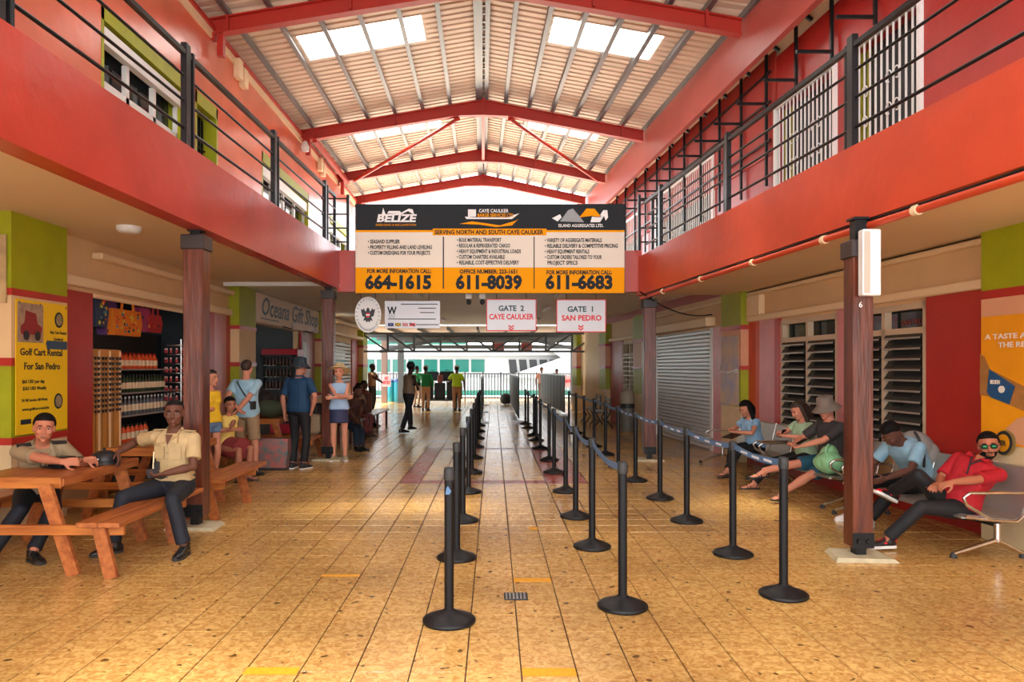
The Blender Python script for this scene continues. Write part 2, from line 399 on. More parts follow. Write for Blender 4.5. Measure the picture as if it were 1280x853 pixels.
# upper left wall with window openings
XU = -4.6
def wins_left():
    mb = MB(); ys = [-1]; W_ = [(8.44, 10.75), (11.1, 12.0), (14.3, 17.9), (20.2, 23.0)]
    x0, x1 = XU-.25, XU
    for a, b in W_:
        mb.box(x0, x1, ys[-1], a, 3.3, 7.0); mb.box(x0, x1, a, b, 5.95, 7.0); mb.box(x0, x1, a, b, 3.3, 3.9); ys.append(b)
    mb.box(x0, x1, ys[-1], 24.5, 3.3, 7.0)
    mb.build('wall_left', M_pink, kind='structure')
    return W_
WL = wins_left()
panel(XU-.05, XU+.03, -3, 24.5, 7.0, 7.14, M_mould); panel(XU-.35, XU-.3, -3, 24.4, 6.9, 7.37, M_roofred); panel(XU-.03, XU+.07, -1, 24.5, 7.14, 7.2, M_roofred)  # rear red strip is unseen, added to keep sky light off the sheets
M_wframe = mat('white_window_frame', (.72, .72, .68), .4)
wi = 1
def slat_glass(): pass
for n, (a, b) in enumerate(WL):
    t = MB().box(XU-.24, XU-.23, a, b, 3.9, 5.95).build('window_%d' % wi, M_glass, kind='structure'); wi += 1
    # lime reveal
    r = MB().box(XU-.24, XU+.004, a-.0, a+.06, 3.9, 5.95).box(XU-.24, XU+.004, b-.06, b, 3.9, 5.95).box(XU-.24, XU+.004, a, b, 5.75, 5.95)
    r.build('reveal', M_green, t, world=True)
    if n in (0, 2, 3):
        MB().box(XU-.12, XU-.02, a+.06, b-.06, 5.5, 5.7).build('lintel', M_wframe, t, world=True)
        f = MB(); ncol = max(2, int((b-a)/.75))
        for k in range(ncol+1):
            y = a+.06+(b-a-.12)*k/ncol; f.box(XU-.15, XU-.09, y-.04, y+.04, 3.9, 5.5)
        f.box(XU-.15, XU-.09, a+.06, b-.06, 5.0, 5.1)
        f.build('window_frame', M_wframe, t, world=True)
    if n == 1:   # dark grille door
        f = MB()
        for k in range(7): f.box(XU-.21, XU-.18, a+.08+k*.11, a+.10+k*.11, 3.9, 5.7)
        for z in (4.5, 5.2): f.box(XU-.21, XU-.18, a, b, z, z+.03)
        f.build('window_grille', M_black, t, world=True)
# upper right wall
def upper_right():
    mb = MB(RX); y0 = -1; W_ = [(8.07, 9.45), (9.79, 11.47), (14.07, 17.7), (19.2, 21.5)]
    cur = -1
    for a, b in W_:
        mb.box(DR, DR+.2, cur, a, 3.0, 6.6); mb.box(DR, DR+.2, a, b, 5.74, 6.6); mb.box(DR, DR+.2, a, b, 3.0, 3.6); cur = b
    mb.box(DR, DR+.2, cur, 26, 3.0, 6.6)
    mb.build('wall_right', M_wallred, kind='structure'); return W_
WR = upper_right()
MB(RX).box(DR-.02, DR, 11.5, 26, 5.1, 6.75).build('trim_6', M_darkred, kind='structure')
scroll_m = mat('white_wrought_iron', (.8, .79, .76), .4)
for n, (a, b) in enumerate(WR):
    t = MB(RX).box(DR+.14, DR+.15, a, b, 3.6, 5.74).build('window_%d' % wi, M_dark, kind='structure'); wi += 1
    MB(RX).box(DR+.13, DR+.15, b-.22, b-.14, 3.6, 5.74).box(DR+.1, DR+.12, b-.08, b, 3.6, 5.74).build('reveal', M_green, t, world=True)
    MB(RX).box(DR-.05, DR+.02, a-.04, a+.01, 3.5, 5.8).box(DR-.05, DR+.02, b-.01, b+.04, 3.5, 5.8).box(DR-.05, DR+.02, a, b, 5.74, 5.80).box(DR-.05, DR+.02, a, b, 4.25, 4.30).box(DR-.05, DR+.02, a, b, 3.5, 3.6).build('grille_frame', scroll_m, t, world=True)
    nb = int((b-a)/.11); g = None
    for k in range(1, nb):
        y = a+(b-a)*k/nb
        MB(RX).box(DR-.03, DR-.012, y-.009, y+.009, 3.6, 5.74).build('bar', scroll_m, t, world=True)
    # scroll ornaments
    for y in np.arange(a+.45, b-.2, .62):
        sc = MB(RX)
        for zc, sg in ((4.72, 1), (5.1, 1), (4.0, -1)):
            for sd in (-1, 1):
                pts = [(DR-.04, y+sd*(.08-.07*math.cos(tt)*(1-tt/9)), zc+.11*math.sin(tt)*(1-tt/9)*sg) for tt in np.linspace(0, 5.2, 14)]
                sc.tube(pts, .008, 5)
        sc.build('scroll_ornament', scroll_m, t, world=True)
# tall lattice of thin steel in front of upper right wall
lat = thing('steel_lattice', 'dark steel frames tying the roof edge to the upper right red wall', 'steel frame', RX((5.3, 8, 3.6)))
for k in range(17):
    y = 7.85+k*.97
    if y > 23: break
    MB(RX).box(5.36, 5.40, y-.02, y+.02, 4.6 if y > 11.6 else 5.85, 6.74).build('upright', M_black, lat, world=True)
    MB(RX).box(4.9, 5.40, y-.018, y+.018, 5.92, 5.96).build('tie', M_black, lat, world=True)
for z in (5.3, 5.92, 6.4): MB(RX).box(5.37, 5.40, 11.6, 23.5, z, z+.03).build('rail', M_black, lat, world=True)
# ================================================================ ROOF
def ridge(y): return -.0144*y
def roofR(y): return 5.03-.08*y
ZE, ZR = 7.44, 8.20
roof = MB().box(-.3, .25, 5.5, 5.6, ZR+.02, ZR+.03).build('ceiling', M_sheet, kind='structure')
M_sky = bpy.data.materials.new('translucent_skylight'); M_sky.use_nodes = True
_nt = M_sky.node_tree; _nt.nodes.clear()
_o = _nt.nodes.new('ShaderNodeOutputMaterial'); _t = _nt.nodes.new('ShaderNodeBsdfTranslucent'); _t.inputs[0].default_value = (.95, .95, .93, 1)
_p = _nt.nodes.new('ShaderNodeBsdfTransparent'); _x = _nt.nodes.new('ShaderNodeMixShader'); _x.inputs[0].default_value = .2
_nt.links.new(_t.outputs[0], _x.inputs[1]); _nt.links.new(_p.outputs[0], _x.inputs[2]); _nt.links.new(_x.outputs[0], _o.inputs[0])
def sheet(y0, y1, xa, za, xb, zb, m, name, ribs=True):
    # corrugation runs along X, profile repeats along Y
    prof = []; y = y0; p = .2; n = max(1, round((y1-y0)/p)); p = (y1-y0)/n
    for k in range(n): prof += [(y0+k*p, 0), (y0+k*p+.6*p, 0), (y0+k*p+.7*p, .035), (y0+k*p+.9*p, .035)]
    prof.append((y1, 0)); mb = MB()
    vs = []
    for yy, dz in prof:
        xA = xa(yy); xB = xb(yy); vs += [(xA, yy, za(yy)+dz), (xB, yy, zb(yy)+dz)]
    fs = [(2*i, 2*i+1, 2*i+3, 2*i+2) for i in range(len(prof)-1)]
    mb.add(vs, fs); return mb.build(name, m, roof, world=True, recalc=False)
NP = 7   # purlin bays per side
def lx(f): return lambda y: (-5.3)*(1-f)+ridge(y)*f
def zl(f): return lambda y: (ZE-.12)*(1-f)+ZR*f
def rx(f): return lambda y: (roofR(y)+.12)*(1-f)+ridge(y)*f
def zr(f): return lambda y: ZE*(1-f)+ZR*f
ys = [-3+k for k in range(28)]  # roof runs on unseen behind the camera, to keep direct sun out
sky_rows = {-2, 3, 8, 13, 18}  # nearest rows are out of view, added to cast soft sun pools below
fr = [i/8 for i in range(9)]
for y in ys:
    y1 = min(y+1, 24.4)
    if y in sky_rows:
        ya = y; yb = y+1
        for side, X_, Z_ in ((0, lx, zl), (1, rx, zr)):
            a, b = .34, .78
            if side: a, b = .24, .70
            sheet(ya, yb, X_(0), Z_(0), X_(a), Z_(a), M_sheet, 'roof_sheet'); sheet(ya, yb, X_(b), Z_(b), X_(1), Z_(1), M_sheet, 'roof_sheet')
            sheet(ya, yb, X_(a), Z_(a), X_(b), Z_(b), M_sky, 'skylight_panel')
    else:
        sheet(y, y1, lx(0), zl(0), lx(1), zl(1), M_sheet, 'roof_sheet'); sheet(y, y1, rx(0), zr(0), rx(1), zr(1), M_sheet, 'roof_sheet')
def cbar(fx, fz, f, w_=.05, h=.11, name='purlin', m=None, off=0):
    mb = MB()
    for a, b in ((-3, 24.4),):
        p = (fx(f)(a)+off, a, fz(f)(a)-h/2-.005); q = (fx(f)(b)+off, b, fz(f)(b)-h/2-.005)
        mb.bar(p, q, w_, h)
        mb.bar((p[0]+.03, p[1], p[2]-h/2), (q[0]+.03, q[1], q[2]-h/2), .06, .012)
    return mb.build(name, m or M_purl, roof, world=True)
for i in range(1, 8): cbar(lx, zl, .06+.13*i)
for i in range(0, 7): cbar(rx, zr, .03+.14*i)
cbar(lx, zl, .985); cbar(rx, zr, .985)
cl = MB()
for k in range(75): cl.box(ridge(2+k*.3)-.05, ridge(2+k*.3)+.05, 2+k*.3, 2.03+k*.3, ZR-.12, ZR-.09)
cl.build('ridge_cleats', M_galv, roof, world=True, kind='stuff')
# red portal beams
def portal(Y, label, strut=True):
    t = thing('roof_beam', label, 'roof beam', (ridge(Y), Y, 7.2), group=None)
    for side, xe in ((0, -4.62), (1, roofR(Y)-.05)):
        mb = MB(); xr = ridge(Y); zt0, zt1 = 7.32, 8.06
        if side == 0: xs = (xe, xr-.55, xr)
        d0, d1, d2 = .25, .27, .36
        xm = xr+(.6 if side else -.6); fm = (xm-xe)/(xr-xe); zm = zt0+(zt1-zt0)*fm
        for (yo, hw) in ((0, .012),):
            mb.prism([(xe, zt0-d0), (xm, zm-d1), (xr, zt1-d2), (xr, zt1), (xe, zt0)], Y-.01, Y+.01)
        mb.prism([(xe, zt0-.02), (xr, zt1-.02), (xr, zt1), (xe, zt0)], Y-.08, Y+.08)
        mb.prism([(xe, zt0-d0-.015), (xm, zm-d1-.015), (xr, zt1-d2-.015), (xr, zt1-d2), (xm, zm-d1), (xe, zt0-d0)], Y-.08, Y+.08)
        mb.build('rafter', M_roofred, t, world=True)
        for i in range(8):
            f = (.06+.13*i) if not side else (.03+.14*i)
            x = (lx if not side else rx)(f)(Y)
            if abs(x-xr) < .3: continue
            zz = zt0+(zt1-zt0)*(x-xe)/(xr-xe)
            if i in (1, 4, 7): MB().box(x-.02, x+.02, Y-.09, Y+.09, zz-.24, zz+.08).build('stiffener', M_roofred, t, world=True)
    MB().box(-4.68, -4.54, Y-.06, Y+.06, 6.98, 7.1).box(-4.5, -4.4, Y-.05, Y+.05, 6.72, 7.08).build('bearing_post', M_roofred, t, world=True)
    MB().box(-.03+ridge(Y), .03+ridge(Y), Y-.095, Y+.095, 7.68, 8.1).build('ridge_plate', M_roofred, t, world=True)
    return t
portal(1.3, 'red steel roof beam above and behind the camera')
portal(6.5, 'red steel roof beam above the front, nearest the camera')
portal(11.76, 'red steel gable roof beam crossing the top edge of the view')
portal(17.3, 'red steel gable roof beam between the near and far skylights')
portal(21.2, 'red steel gable roof beam where the diagonal braces end')
portal(24.0, 'red steel gable roof beam at the far end of the roof, above the sign')
t = thing('roof_brace', 'orange diagonal pipe brace under the left roof slope', 'brace', (-2, 19, 7.5))
MB().tube([(PX(568, 17.3)+.1, 17.3, 7.62), (-4.1, 21.2, 7.14)], .05, 8).build('pipe', M_red, t, world=True)
t = thing('roof_brace', 'orange diagonal pipe brace under the right roof slope', 'brace', (2, 19, 7.5))
MB().tube([(.38, 17.3, 7.62), (roofR(21.2)-.25, 21.2, 7.14)], .05, 8).build('pipe', M_red, t, world=True)
tag(MB().bar((ridge(17.3), 17.3, 7.76), (ridge(21.2), 21.2, 7.76), .08, .1).build('ridge_strut', M_roofred), 'straight red strut along the ridge between two roof beams', 'brace')
tag(MB().bar((-4.3, 17.3, 7.1), (-4.3, 21.2, 7.1), .1, .1).build('eave_strut', M_roofred), 'red strut along the left eave between two roof beams', 'brace')
# right fascia and lean-to
MB(RX).box(5.03, 5.09, -3, 24.4, 6.50, 7.34).box(5.0, 5.1, -3, 24.4, 6.48, 6.5).build('trim_7', M_fascia, kind='structure')
lt = MB(RX).add([(5.09,-3,6.98),(5.09,24.4,6.98),(6.1,24.4,6.2),(6.1,-3,6.2),(5.09,-3,7),(5.09,24.4,7),(6.1,24.4,6.22),(6.1,-3,6.22)],[(0,3,2,1),(4,5,6,7),(0,1,5,4),(1,2,6,5),(2,3,7,6),(3,0,4,7)]).build('ceiling', M_ceil, kind='structure')
for k in range(23): MB(RX).bar((5.1, 1.42+k, 6.93), (5.44, 1.42+k, 6.67), .04, .05).build('batten', M_black, lt, world=True)
# wooden blocks on the left ledge
for (px, py), lb in (((297, 85), 'nearest the top of the picture'), ((399, 213), 'farther along, near the lamp')):
    yy = 900*4.6/(617-px)
    t = thing('ledge_block', 'cream blocks hanging on the left wall ledge, '+lb, 'block', (-4.6, yy, 6.75))
    MB().bbox(-4.6, -4.48, yy-.22, yy-.04, 6.78, 7.12, .01).build('block', M_mould, t, world=True)
    MB().bbox(-4.6, -4.48, yy+.06, yy+.24, 6.72, 7.06, .01).build('block', M_mould, t, world=True)
t = thing('flood_lamp', 'small white lamp bracketed on the left eave', 'lamp', (-4.45, 17.0, 6.85))
MB().lathe([(.02, -.12), (.09, -.1), (.1, 0), (.05, .12), (.02, .14)], (0, 0, 0), 12).build('lamp_head', M_whitep, t)
MB().tube([(0, 0, .14), (-.1, 0, .25)], .015, 6).build('bracket', M_roofred, t)

# ================================================================ BALCONY RAILINGS
def railing(label, posts, fx, ztop, zr_, end_y, y_start):
    t = thing('balcony_railing', label, 'railing', (fx(8), 8, ztop))
    for y in posts:
        x = fx(y)
        MB().bbox(x-.03, x+.03, y-.055, y+.055, ztop-.05, ztop+zr_+.05, .006).build('post', M_black, t, world=True)
        MB().bbox(x-.02, x+.04, y+.085, y+.125, ztop-.05, ztop+zr_, .006).build('post', M_black, t, world=True)
    h = zr_
    for k, (z, r) in enumerate(((h-.05, .024), (h*.72, .014), (h*.47, .014), (h*.2, .016))):
        o = .05 if k else 0
        if k == 0: MB().bar((fx(y_start), y_start, ztop+z), (fx(end_y), end_y, ztop+z), .05, .045).build('top_rail', M_black, t, world=True)
        else: MB().tube([(fx(y_start), y_start, ztop+z), (fx(end_y), end_y, ztop+z)], r, 8).build('rail', M_black, t, world=True)
    return t
rl = railing('black horizontal-bar railing along the left balcony edge', [1.9, 4.46, 7.04, 9.62, 12.2], lambda y: bandX(y)-.08, 3.78, .98, 12.9, -1)
rr = railing('black horizontal-bar railing along the right balcony edge', [1.3, 3.9, 6.56, 9.28, 11.94], lambda y: bR((2.69, y, 0))[0], 3.62, 1.0, 12.8, -1)
# return railings by the bridge
for sx, lb in ((-1, 'short black railing stub left of the big sign'), (1, 'short black railing stub right of the big sign')):
    t = thing('bridge_railing', lb, 'railing', (sx*2.7, 12.95, 3.72))
    for x in (2.62, 2.86): MB().box(sx*x-.025, sx*x+.025, 12.93, 12.98, 3.7, 4.75).build('post', M_black, t, world=True)
    for z in (4.68, 4.4, 4.15, 3.9): MB().tube([(sx*2.62, 12.95, z), (sx*3.1, 12.95, z)], .014, 6).build('rail', M_black, t, world=True)

# ================================================================ COLUMNS
def column(x, y, w_, zb, zt, ztop, label, bare=False):
    t = thing('wooden_column', label, 'column', (x, y, 0))
    mb = MB(); h = w_/2
    mb.bbox(-h, h, -h, h, zb, zt, .008)
    for a in (-1, 1):
        pass
    mb.build('shaft', M_post, t)
    MB().bbox(-h-.02, h+.02, -h-.02, h+.02, zt-.13, zt+.02, .008).build('capital', mat('black_capital', (.03, .02, .018), .4), t)
    MB().box(-.05, .05, -.05, .05, zt, ztop).box(-.07, .07, -.07, .07, ztop-.02, ztop).build('steel_stub', M_black, t)
    mb = MB(); mb.box(-.045, .045, -.05, .045, .03, zb+.02); mb.box(-h-.004, h+.004, -h-.006, -h, zb, zb+.13)
    for a in (-.04, .04): mb.tube([(a, -h-.03, zb+.06), (a, -h, zb+.06)], .022, 8)
    mb.build('steel_shoe', M_black, t)
    pl = MB(); pl.add([(-.27, -.17, 0), (.25, -.2, 0), (.24, .16, 0), (-.2, .2, 0), (-.25, -.15, .035), (.22, -.18, .03), (.21, .13, .035), (-.18, .17, .04)], [(0,3,2,1),(4,5,6,7),(0,1,5,4),(1,2,6,5),(2,3,7,6),(3,0,4,7)])
    pl.build('footing', M_conc, t)
    return t
column(-3.06, 7.42, .20, .12, 2.98, 3.06, 'dark wooden column beside the picnic tables, nearest on the left')
column(-2.92, 12.75, .20, .12, 2.98, 3.06, 'dark wooden column under the left end of the big sign')
column(3.16, 6.24, .175, .1, 2.72, 2.94, 'dark wooden column with a white light box, beside the metal bench')
column(2.74, 12.7, .20, .12, 2.82, 2.94, 'dark wooden column under the right end of the big sign, before the shutter')
t = thing('wall_speaker', 'white slim speaker box fixed high on the near right column', 'speaker', (3.16, 6.13, 2.25))
MB().bbox(-.06, .095, -.09, 0, 0, .56, .01).build('body', M_whitep, t)
MB().bbox(-.05, .0, -.094, -.088, .02, .54, .002).build('front_grille', mat('beige_plastic', (.5, .42, .33), .5), t)
text('6', .07, M_white, t, (3.13, 6.14, 2.18), (1, 0, 0), (0, 0, 1))
# pipe and cables under the right band
def pipeline(lab, name, m, r, offx, z, ys_, wob=0):
    pts = [(bR((2.6+offx, y, 0))[0], y, z+wob*math.sin(y*2.1)) for y in ys_]
    return MB().tube(pts, r, 8).build(name, m)
tp = thing('conduit_pipe', 'orange painted pipe hung under the right balcony edge', 'pipe', (3, 7, 2.86))
MB().tube([(bR((2.62, y, 0))[0], y, 2.87) for y in (-1, 3, 7, 11, 12.8)], .032, 8).build('pipe', M_redR, tp, world=True)
for y in (4.2, 5.6, 6.9, 8.4, 10, 11.6): MB().tube([(bR((2.62, y-.03, 0))[0], y-.03, 2.87), (bR((2.62, y+.03, 0))[0], y+.03, 2.87)], .042, 10).build('coupling', M_mould, tp, world=True)
tag(pipeline('', 'cable', M_black, .012, .02, 2.915, np.arange(-1, 12.9, .5), .008), 'thin black cable clipped under the right balcony edge', 'cable')
tag(MB().tube([(PX(800+x, 12.2+(x/45)), 12.2+x/45, 2.93-.3*math.sin(math.pi*x/130)) for x in range(0, 131, 10)], .012, 6).build('cable', M_black), 'slack black cable sagging from column top to the right wall', 'cable')
tag(MB(RX).tube([(5.4, y, 2.93) for y in (6.9, 9, 11, 12.6)], .01, 6).build('cable', M_black), 'thin dark cable along the right wall and soffit', 'cable')

# ================================================================ BIG SIGN
SY = 12.6
M_sgray = mat('charcoal_sign', srgb(40, 44, 48), .7, spec=.2); M_syel = mat('amber_sign', srgb(240, 158, 0), .7, spec=.15); M_scream = mat('pale_sign', srgb(226, 214, 196), .5)
def sx(px): return PX(px, SY)
def sz(py): return PZ(py, SY)
sg = thing('advertising_banner', 'large charcoal, cream and amber banner for barge and aggregate services', 'banner', (0, SY, sz(367)))
EX = (1, 0, 0); EZ = (0, 0, 1)
MB().box(sx(444), sx(781), SY, SY+.04, sz(367), sz(255)).build('backing', M_sgray, sg, world=True)
for x_ in (-2.2, -.8, .8, 2.1): MB().box(x_-.03, x_+.03, SY+.04, 12.905, 3.3, 3.36).build('bracket', M_black, sg, world=True)
MB().box(sx(444.5), sx(780.5), SY-.004, SY, sz(334.5), sz(289.5)).build('text_panel', M_scream, sg, world=True)
MB().box(sx(444.5), sx(780.5), SY-.004, SY, sz(366.5), sz(334.5)).box(sx(444.5), sx(780.5), SY-.005, SY, sz(290.5), sz(288)).bbox(sx(541), sx(683), SY-.007, SY-.001, sz(294.5), sz(286), .002).build('amber_panel', M_syel, sg, world=True)
MB().box(sx(553.5), sx(555), SY-.008, SY-.002, sz(361), sz(296)).box(sx(667), sx(668.2), SY-.008, SY-.002, sz(361), sz(296)).build('divider', M_sgray, sg, world=True)
def st_(s, px, py, w_, hpx, m, bold=.0, align='CENTER', shear=0):
    size = hpx*SY/900/.70
    return text(s, size, m, sg, (sx(px), SY-.009, sz(py)), EX, EZ, bold=bold*size, align=align, shear=shear, maxw=(w_*SY/900) if w_ else None)
st_('SERVING NORTH AND SOUTH CAYE CAULKER', 611, 290.7, 136, 5.2, M_sgray, .035)
for s, px, w_ in (('664-1615', 498, 83), ('611-8039', 611, 83), ('611-6683', 724, 84)): st_(s, px, 354, w_, 16, M_sgray, .05)
st_('FOR MORE INFORMATION CALL:', 499, 339.3, 80, 5, M_sgray, .035)
st_('OFFICE NUMBER: 223-1651', 611, 340, 72, 5, M_sgray, .035)
st_('FOR MORE INFORMATION CALL:', 724, 341, 82, 5, M_sgray, .035)
for px, lines, y0 in ((460, ['SEASAND SUPPLIER', 'PROPERTY FILLING AND LAND LEVELING', 'CUSTOM DREDGING FOR YOUR PROJECTS'], 302.5),
                     (571, ['BULK MATERIAL TRANSPORT', 'REGULAR & REFRIGERATED CARGO', 'HEAVY EQUIPMENT & INDUSTRIAL LOADS', 'CUSTOM CHARTERS AVAILABLE', 'RELIABLE, COST-EFFECTIVE DELIVERY'], 300.5),
                     (681, ['VARIETY OF AGGREGATE MATERIALS', 'RELIABLE DELIVERY & COMPETITIVE PRICING', 'HEAVY EQUIPMENT RENTALS', 'CUSTOM ORDERS TAILORED TO YOUR', '  PROJECT SPECS'], 300.8)):
    for i, s in enumerate(lines):
        pre = '' if s.startswith(' ') else '• '
        st_(pre+s, px, y0+i*7.05, (len(s)+2)*2.22, 4.6, M_sgray, .03, 'LEFT')
st_('BELIZE', 495, 273.5, 50, 9, M_white, .04, shear=.15); st_('DREDGING & RECLAMATION', 495, 281.5, 50, 2.6, M_syel)
st_('CAYE CAULKER', 617, 264, 37, 4.2, M_white, .02); st_('BARGE SERVICES LTD.', 620, 269.6, 46, 4.2, M_syel, .02)
st_('ISLAND AGGREGATES LTD.', 726, 282.4, 56, 3.8, M_white, .02)
def spoly(pts, m, name='emblem', y=SY-.008): return MB().prism([(sx(a), sz(b)) for a, b in pts], y, y+.006).build(name, m, sg, world=True)
spoly([(477, 270), (479, 260), (482, 268), (500, 267), (511, 261), (516, 262), (518, 269), (510, 264), (500, 269)], M_white)
spoly([(484, 267), (486, 264), (500, 264), (502, 267)], M_white)
spoly([(581, 271), (583, 274), (640, 274), (649, 267), (642, 269), (636, 272), (596, 272)], M_white)
spoly([(585, 271), (585, 262), (595, 262), (595, 271)], M_white)
spoly([(575, 280), (590, 277), (605, 279), (625, 282), (645, 276), (648, 274), (640, 282), (620, 284), (600, 281)], M_syel)
spoly([(724, 272), (733, 261), (743, 261), (752, 272), (740, 270)], M_syel)
spoly([(700, 277), (710, 263), (716, 261), (724, 270), (730, 278)], mat('pale_grey_ink', (.3, .32, .33), .5))
spoly([(738, 278), (740, 271), (748, 272), (754, 263), (759, 263), (760, 272), (757, 276), (755, 270), (750, 278)], M_white)
spoly([(690, 273), (700, 268), (702, 272), (697, 277)], M_white)

# hanging signs below
def hsign(lab, px0, px1, py0, py1, m, name='hanging_sign', border=None, Y=12.9, z0=3.02):
    t = thing(name, lab, 'sign', (PX((px0+px1)/2, Y), Y, PZ(py1, Y)))
    MB().box(PX(px0, Y), PX(px1, Y), Y, Y+.02, PZ(py1, Y), PZ(py0, Y)).build('board', m, t, world=True)
    if border:
        a, b, c, d_ = PX(px0, Y), PX(px1, Y), PZ(py1, Y), PZ(py0, Y); e = .015
        MB().box(a, b, Y-.006, Y+.025, c-.002, c+e).box(a, b, Y-.006, Y+.025, d_-e, d_+.002).box(a-.002, a+e, Y-.006, Y+.025, c, d_).box(b-e, b+.002, Y-.006, Y+.025, c, d_).build('border', border, t, world=True)
    for f in (.2, .8):
        x = PX(px0+(px1-px0)*f, Y); MB().tube([(x, Y+.01, PZ(py0, Y)), (x, Y+.01, z0+.17)], .006, 5).build('hanger', M_black, t, world=True)
    return t
def ht(t, s, px, py, w_, hpx, m, bold=.035, Y=12.9, align='CENTER'):
    size = hpx*Y/900/.70
    return text(s, size, m, t, (PX(px, Y), Y-.008, PZ(py, Y)), EX, EZ, bold=bold*size, maxw=w_*Y/900, align=align)
M_teal = mat('dark_teal_ink', srgb(40, 78, 80), .5)
g2 = hsign('white hanging sign with red border reading GATE 2 CAYE CAULKER', 608, 670.5, 374, 414, mat('sign_white', (.62, .63, .66), .35), border=M_redink)
ht(g2, 'GATE  2', 639, 386, 32, 6.5, M_teal); ht(g2, 'CAYE CAULKER', 639, 396.5, 56, 6.5, M_redink)
g1 = hsign('white hanging sign with red border reading GATE 1 SAN PEDRO', 695.5, 757.5, 374.5, 415.5, MATS['sign_white'], border=M_redink)
ht(g1, 'GATE  1', 726, 387, 32, 6.5, M_teal); ht(g1, 'SAN PEDRO', 727, 398, 50, 6.5, M_redink)
for t, px in ((g2, 639), (g1, 726)):
    for dy in (0, 3.2):
        Y = 12.9; MB().prism([(PX(px+a, Y), PZ(406+dy+b, Y)) for a, b in ((-3.3, 0), (0, 2.4), (3.3, 0), (3.3, 2), (0, 4.4), (-3.3, 2))], Y-.008, Y-.001).build('arrow', M_redink, t, world=True)
ws = hsign('white hanging board with a big W and four small flags', 481, 550, 376.5, 410.5, MATS['sign_white'])
ht(ws, 'W', 490, 389, 12, 9, M_sgray); ht(ws, 'W', 490, 397, 9, 7, mat('pale_grey_ink', (.3, .32, .33), .5), 0)
for s, px, py, w_ in (('ATTORNEYS AT LAW - NOTARIES PUBLIC', 524, 380.5, 46), ('Barrister at Law', 534, 385.5, 22), ('Notary Public', 534, 391, 18), ('OFFICES UPSTAIRS', 515, 399, 60), ('BELIZE - JAMAICA - TRINIDAD', 534, 406, 28)): 
    MB().box(PX(px-w_/2, 12.9), PX(px+w_/2, 12.9), 12.893, 12.899, PZ(py+.5, 12.9), PZ(py-.5, 12.9)).build('text_rule', M_sgray, ws, world=True)
for k, m in enumerate((mat('flag_blue', srgb(30, 50, 110), .5), mat('flag_green', srgb(40, 110, 40), .5), mat('flag_stripe', srgb(190, 120, 120), .5), M_redink)):
    Y = 12.9; MB().box(PX(485+k*9, Y), PX(492+k*9, Y), Y-.009, Y-.002, PZ(408, Y), PZ(404, Y)).build('flag', m, ws, world=True)
    if k == 1:
        for s_ in (-1, 1): MB().bar((PX(494, Y), Y-.011, PZ(406+2*s_, Y)), (PX(501, Y), Y-.011, PZ(406-2*s_, Y)), .012, .003, up=(0, 1, 0)).build('flag_cross', M_syel, ws, world=True)
    if k == 3: MB().bar((PX(512, Y), Y-.011, PZ(404, Y)), (PX(519, Y), Y-.011, PZ(408, Y)), .018, .003, up=(0, 1, 0)).build('flag_band', M_ink, ws, world=True)
    if k == 0: MB().lathe([(.018, 0), (.018, .002)], (0, 0, 0), 12).build('flag_disc', M_white, ws).location = (PX(488.5, Y)-ws.location.x, -.02, PZ(406, Y)-ws.location.z+0)
ov = thing('oval_crest_sign', 'white oval hanging sign with a black eagle crest', 'sign', (PX(460, 12.9), 12.9, PZ(416, 12.9)))
oc = (PX(460, 12.9), PZ(393.5, 12.9)); rx_, rz_ = 16.5*12.9/900, 22.5*12.9/900
MB().prism([(oc[0]+rx_*math.cos(a), oc[1]+rz_*math.sin(a)) for a in np.linspace(0, 2*math.pi, 36, endpoint=False)], 12.9, 12.93).build('board', M_whitep, ov, world=True)
def opoly(pts, m, n='eagle', y=12.892): return MB().prism([(oc[0]+a*12.9/900, oc[1]-b*12.9/900) for a, b in pts], y, y+.007).build(n, m, ov, world=True)
opoly([(0, -9), (2, -7), (2, -4), (4, -5), (5, -8), (7, -6), (9, -7), (8, -2), (7, 2), (4, 3), (6, 8), (3, 7), (2, 10), (0, 8), (-2, 10), (-3, 7), (-6, 8), (-4, 3), (-7, 2), (-8, -2), (-9, -7), (-7, -6), (-5, -8), (-4, -5), (-2, -4), (-2, -7)], M_ink)
opoly([(-2.4, -2), (2.4, -2), (2.2, 2), (0, 4.5), (-2.2, 2)], M_redink, 'shield', 12.888); opoly([(-2.4, -.3), (2.4, -.3), (2.3, 1.3), (-2.3, 1.3)], M_white, 'shield_bar', 12.885)
for k, ch in enumerate('OSTERREICHISCHES'):
    a = math.radians(200-k*14.7); x = oc[0]+math.cos(a)*rx_*.84; z = oc[1]+math.sin(a)*rz_*.86
    tx = Vector((math.sin(a)*rx_, 0, -math.cos(a)*rz_)).normalized(); text(ch, .05, M_sgray, ov, (x, 12.893, z), tx, (-tx.z, 0, tx.x))
for k, ch in enumerate('HONORARKONSULAT'):
    a = math.radians(212+k*8.3); x = oc[0]+math.cos(a)*rx_*.84; z = oc[1]+math.sin(a)*rz_*.86
    tx = Vector((-math.sin(a)*rx_, 0, math.cos(a)*rz_)).normalized(); text(ch, .045, M_sgray, ov, (x, 12.893, z), tx, (-tx.z, 0, tx.x))
for f in (-.13, .13): MB().tube([(oc[0]+f, 12.915, oc[1]+rz_*.8), (oc[0]+f, 12.915, 3.19)], .006, 5).build('hanger', M_black, ov, world=True)
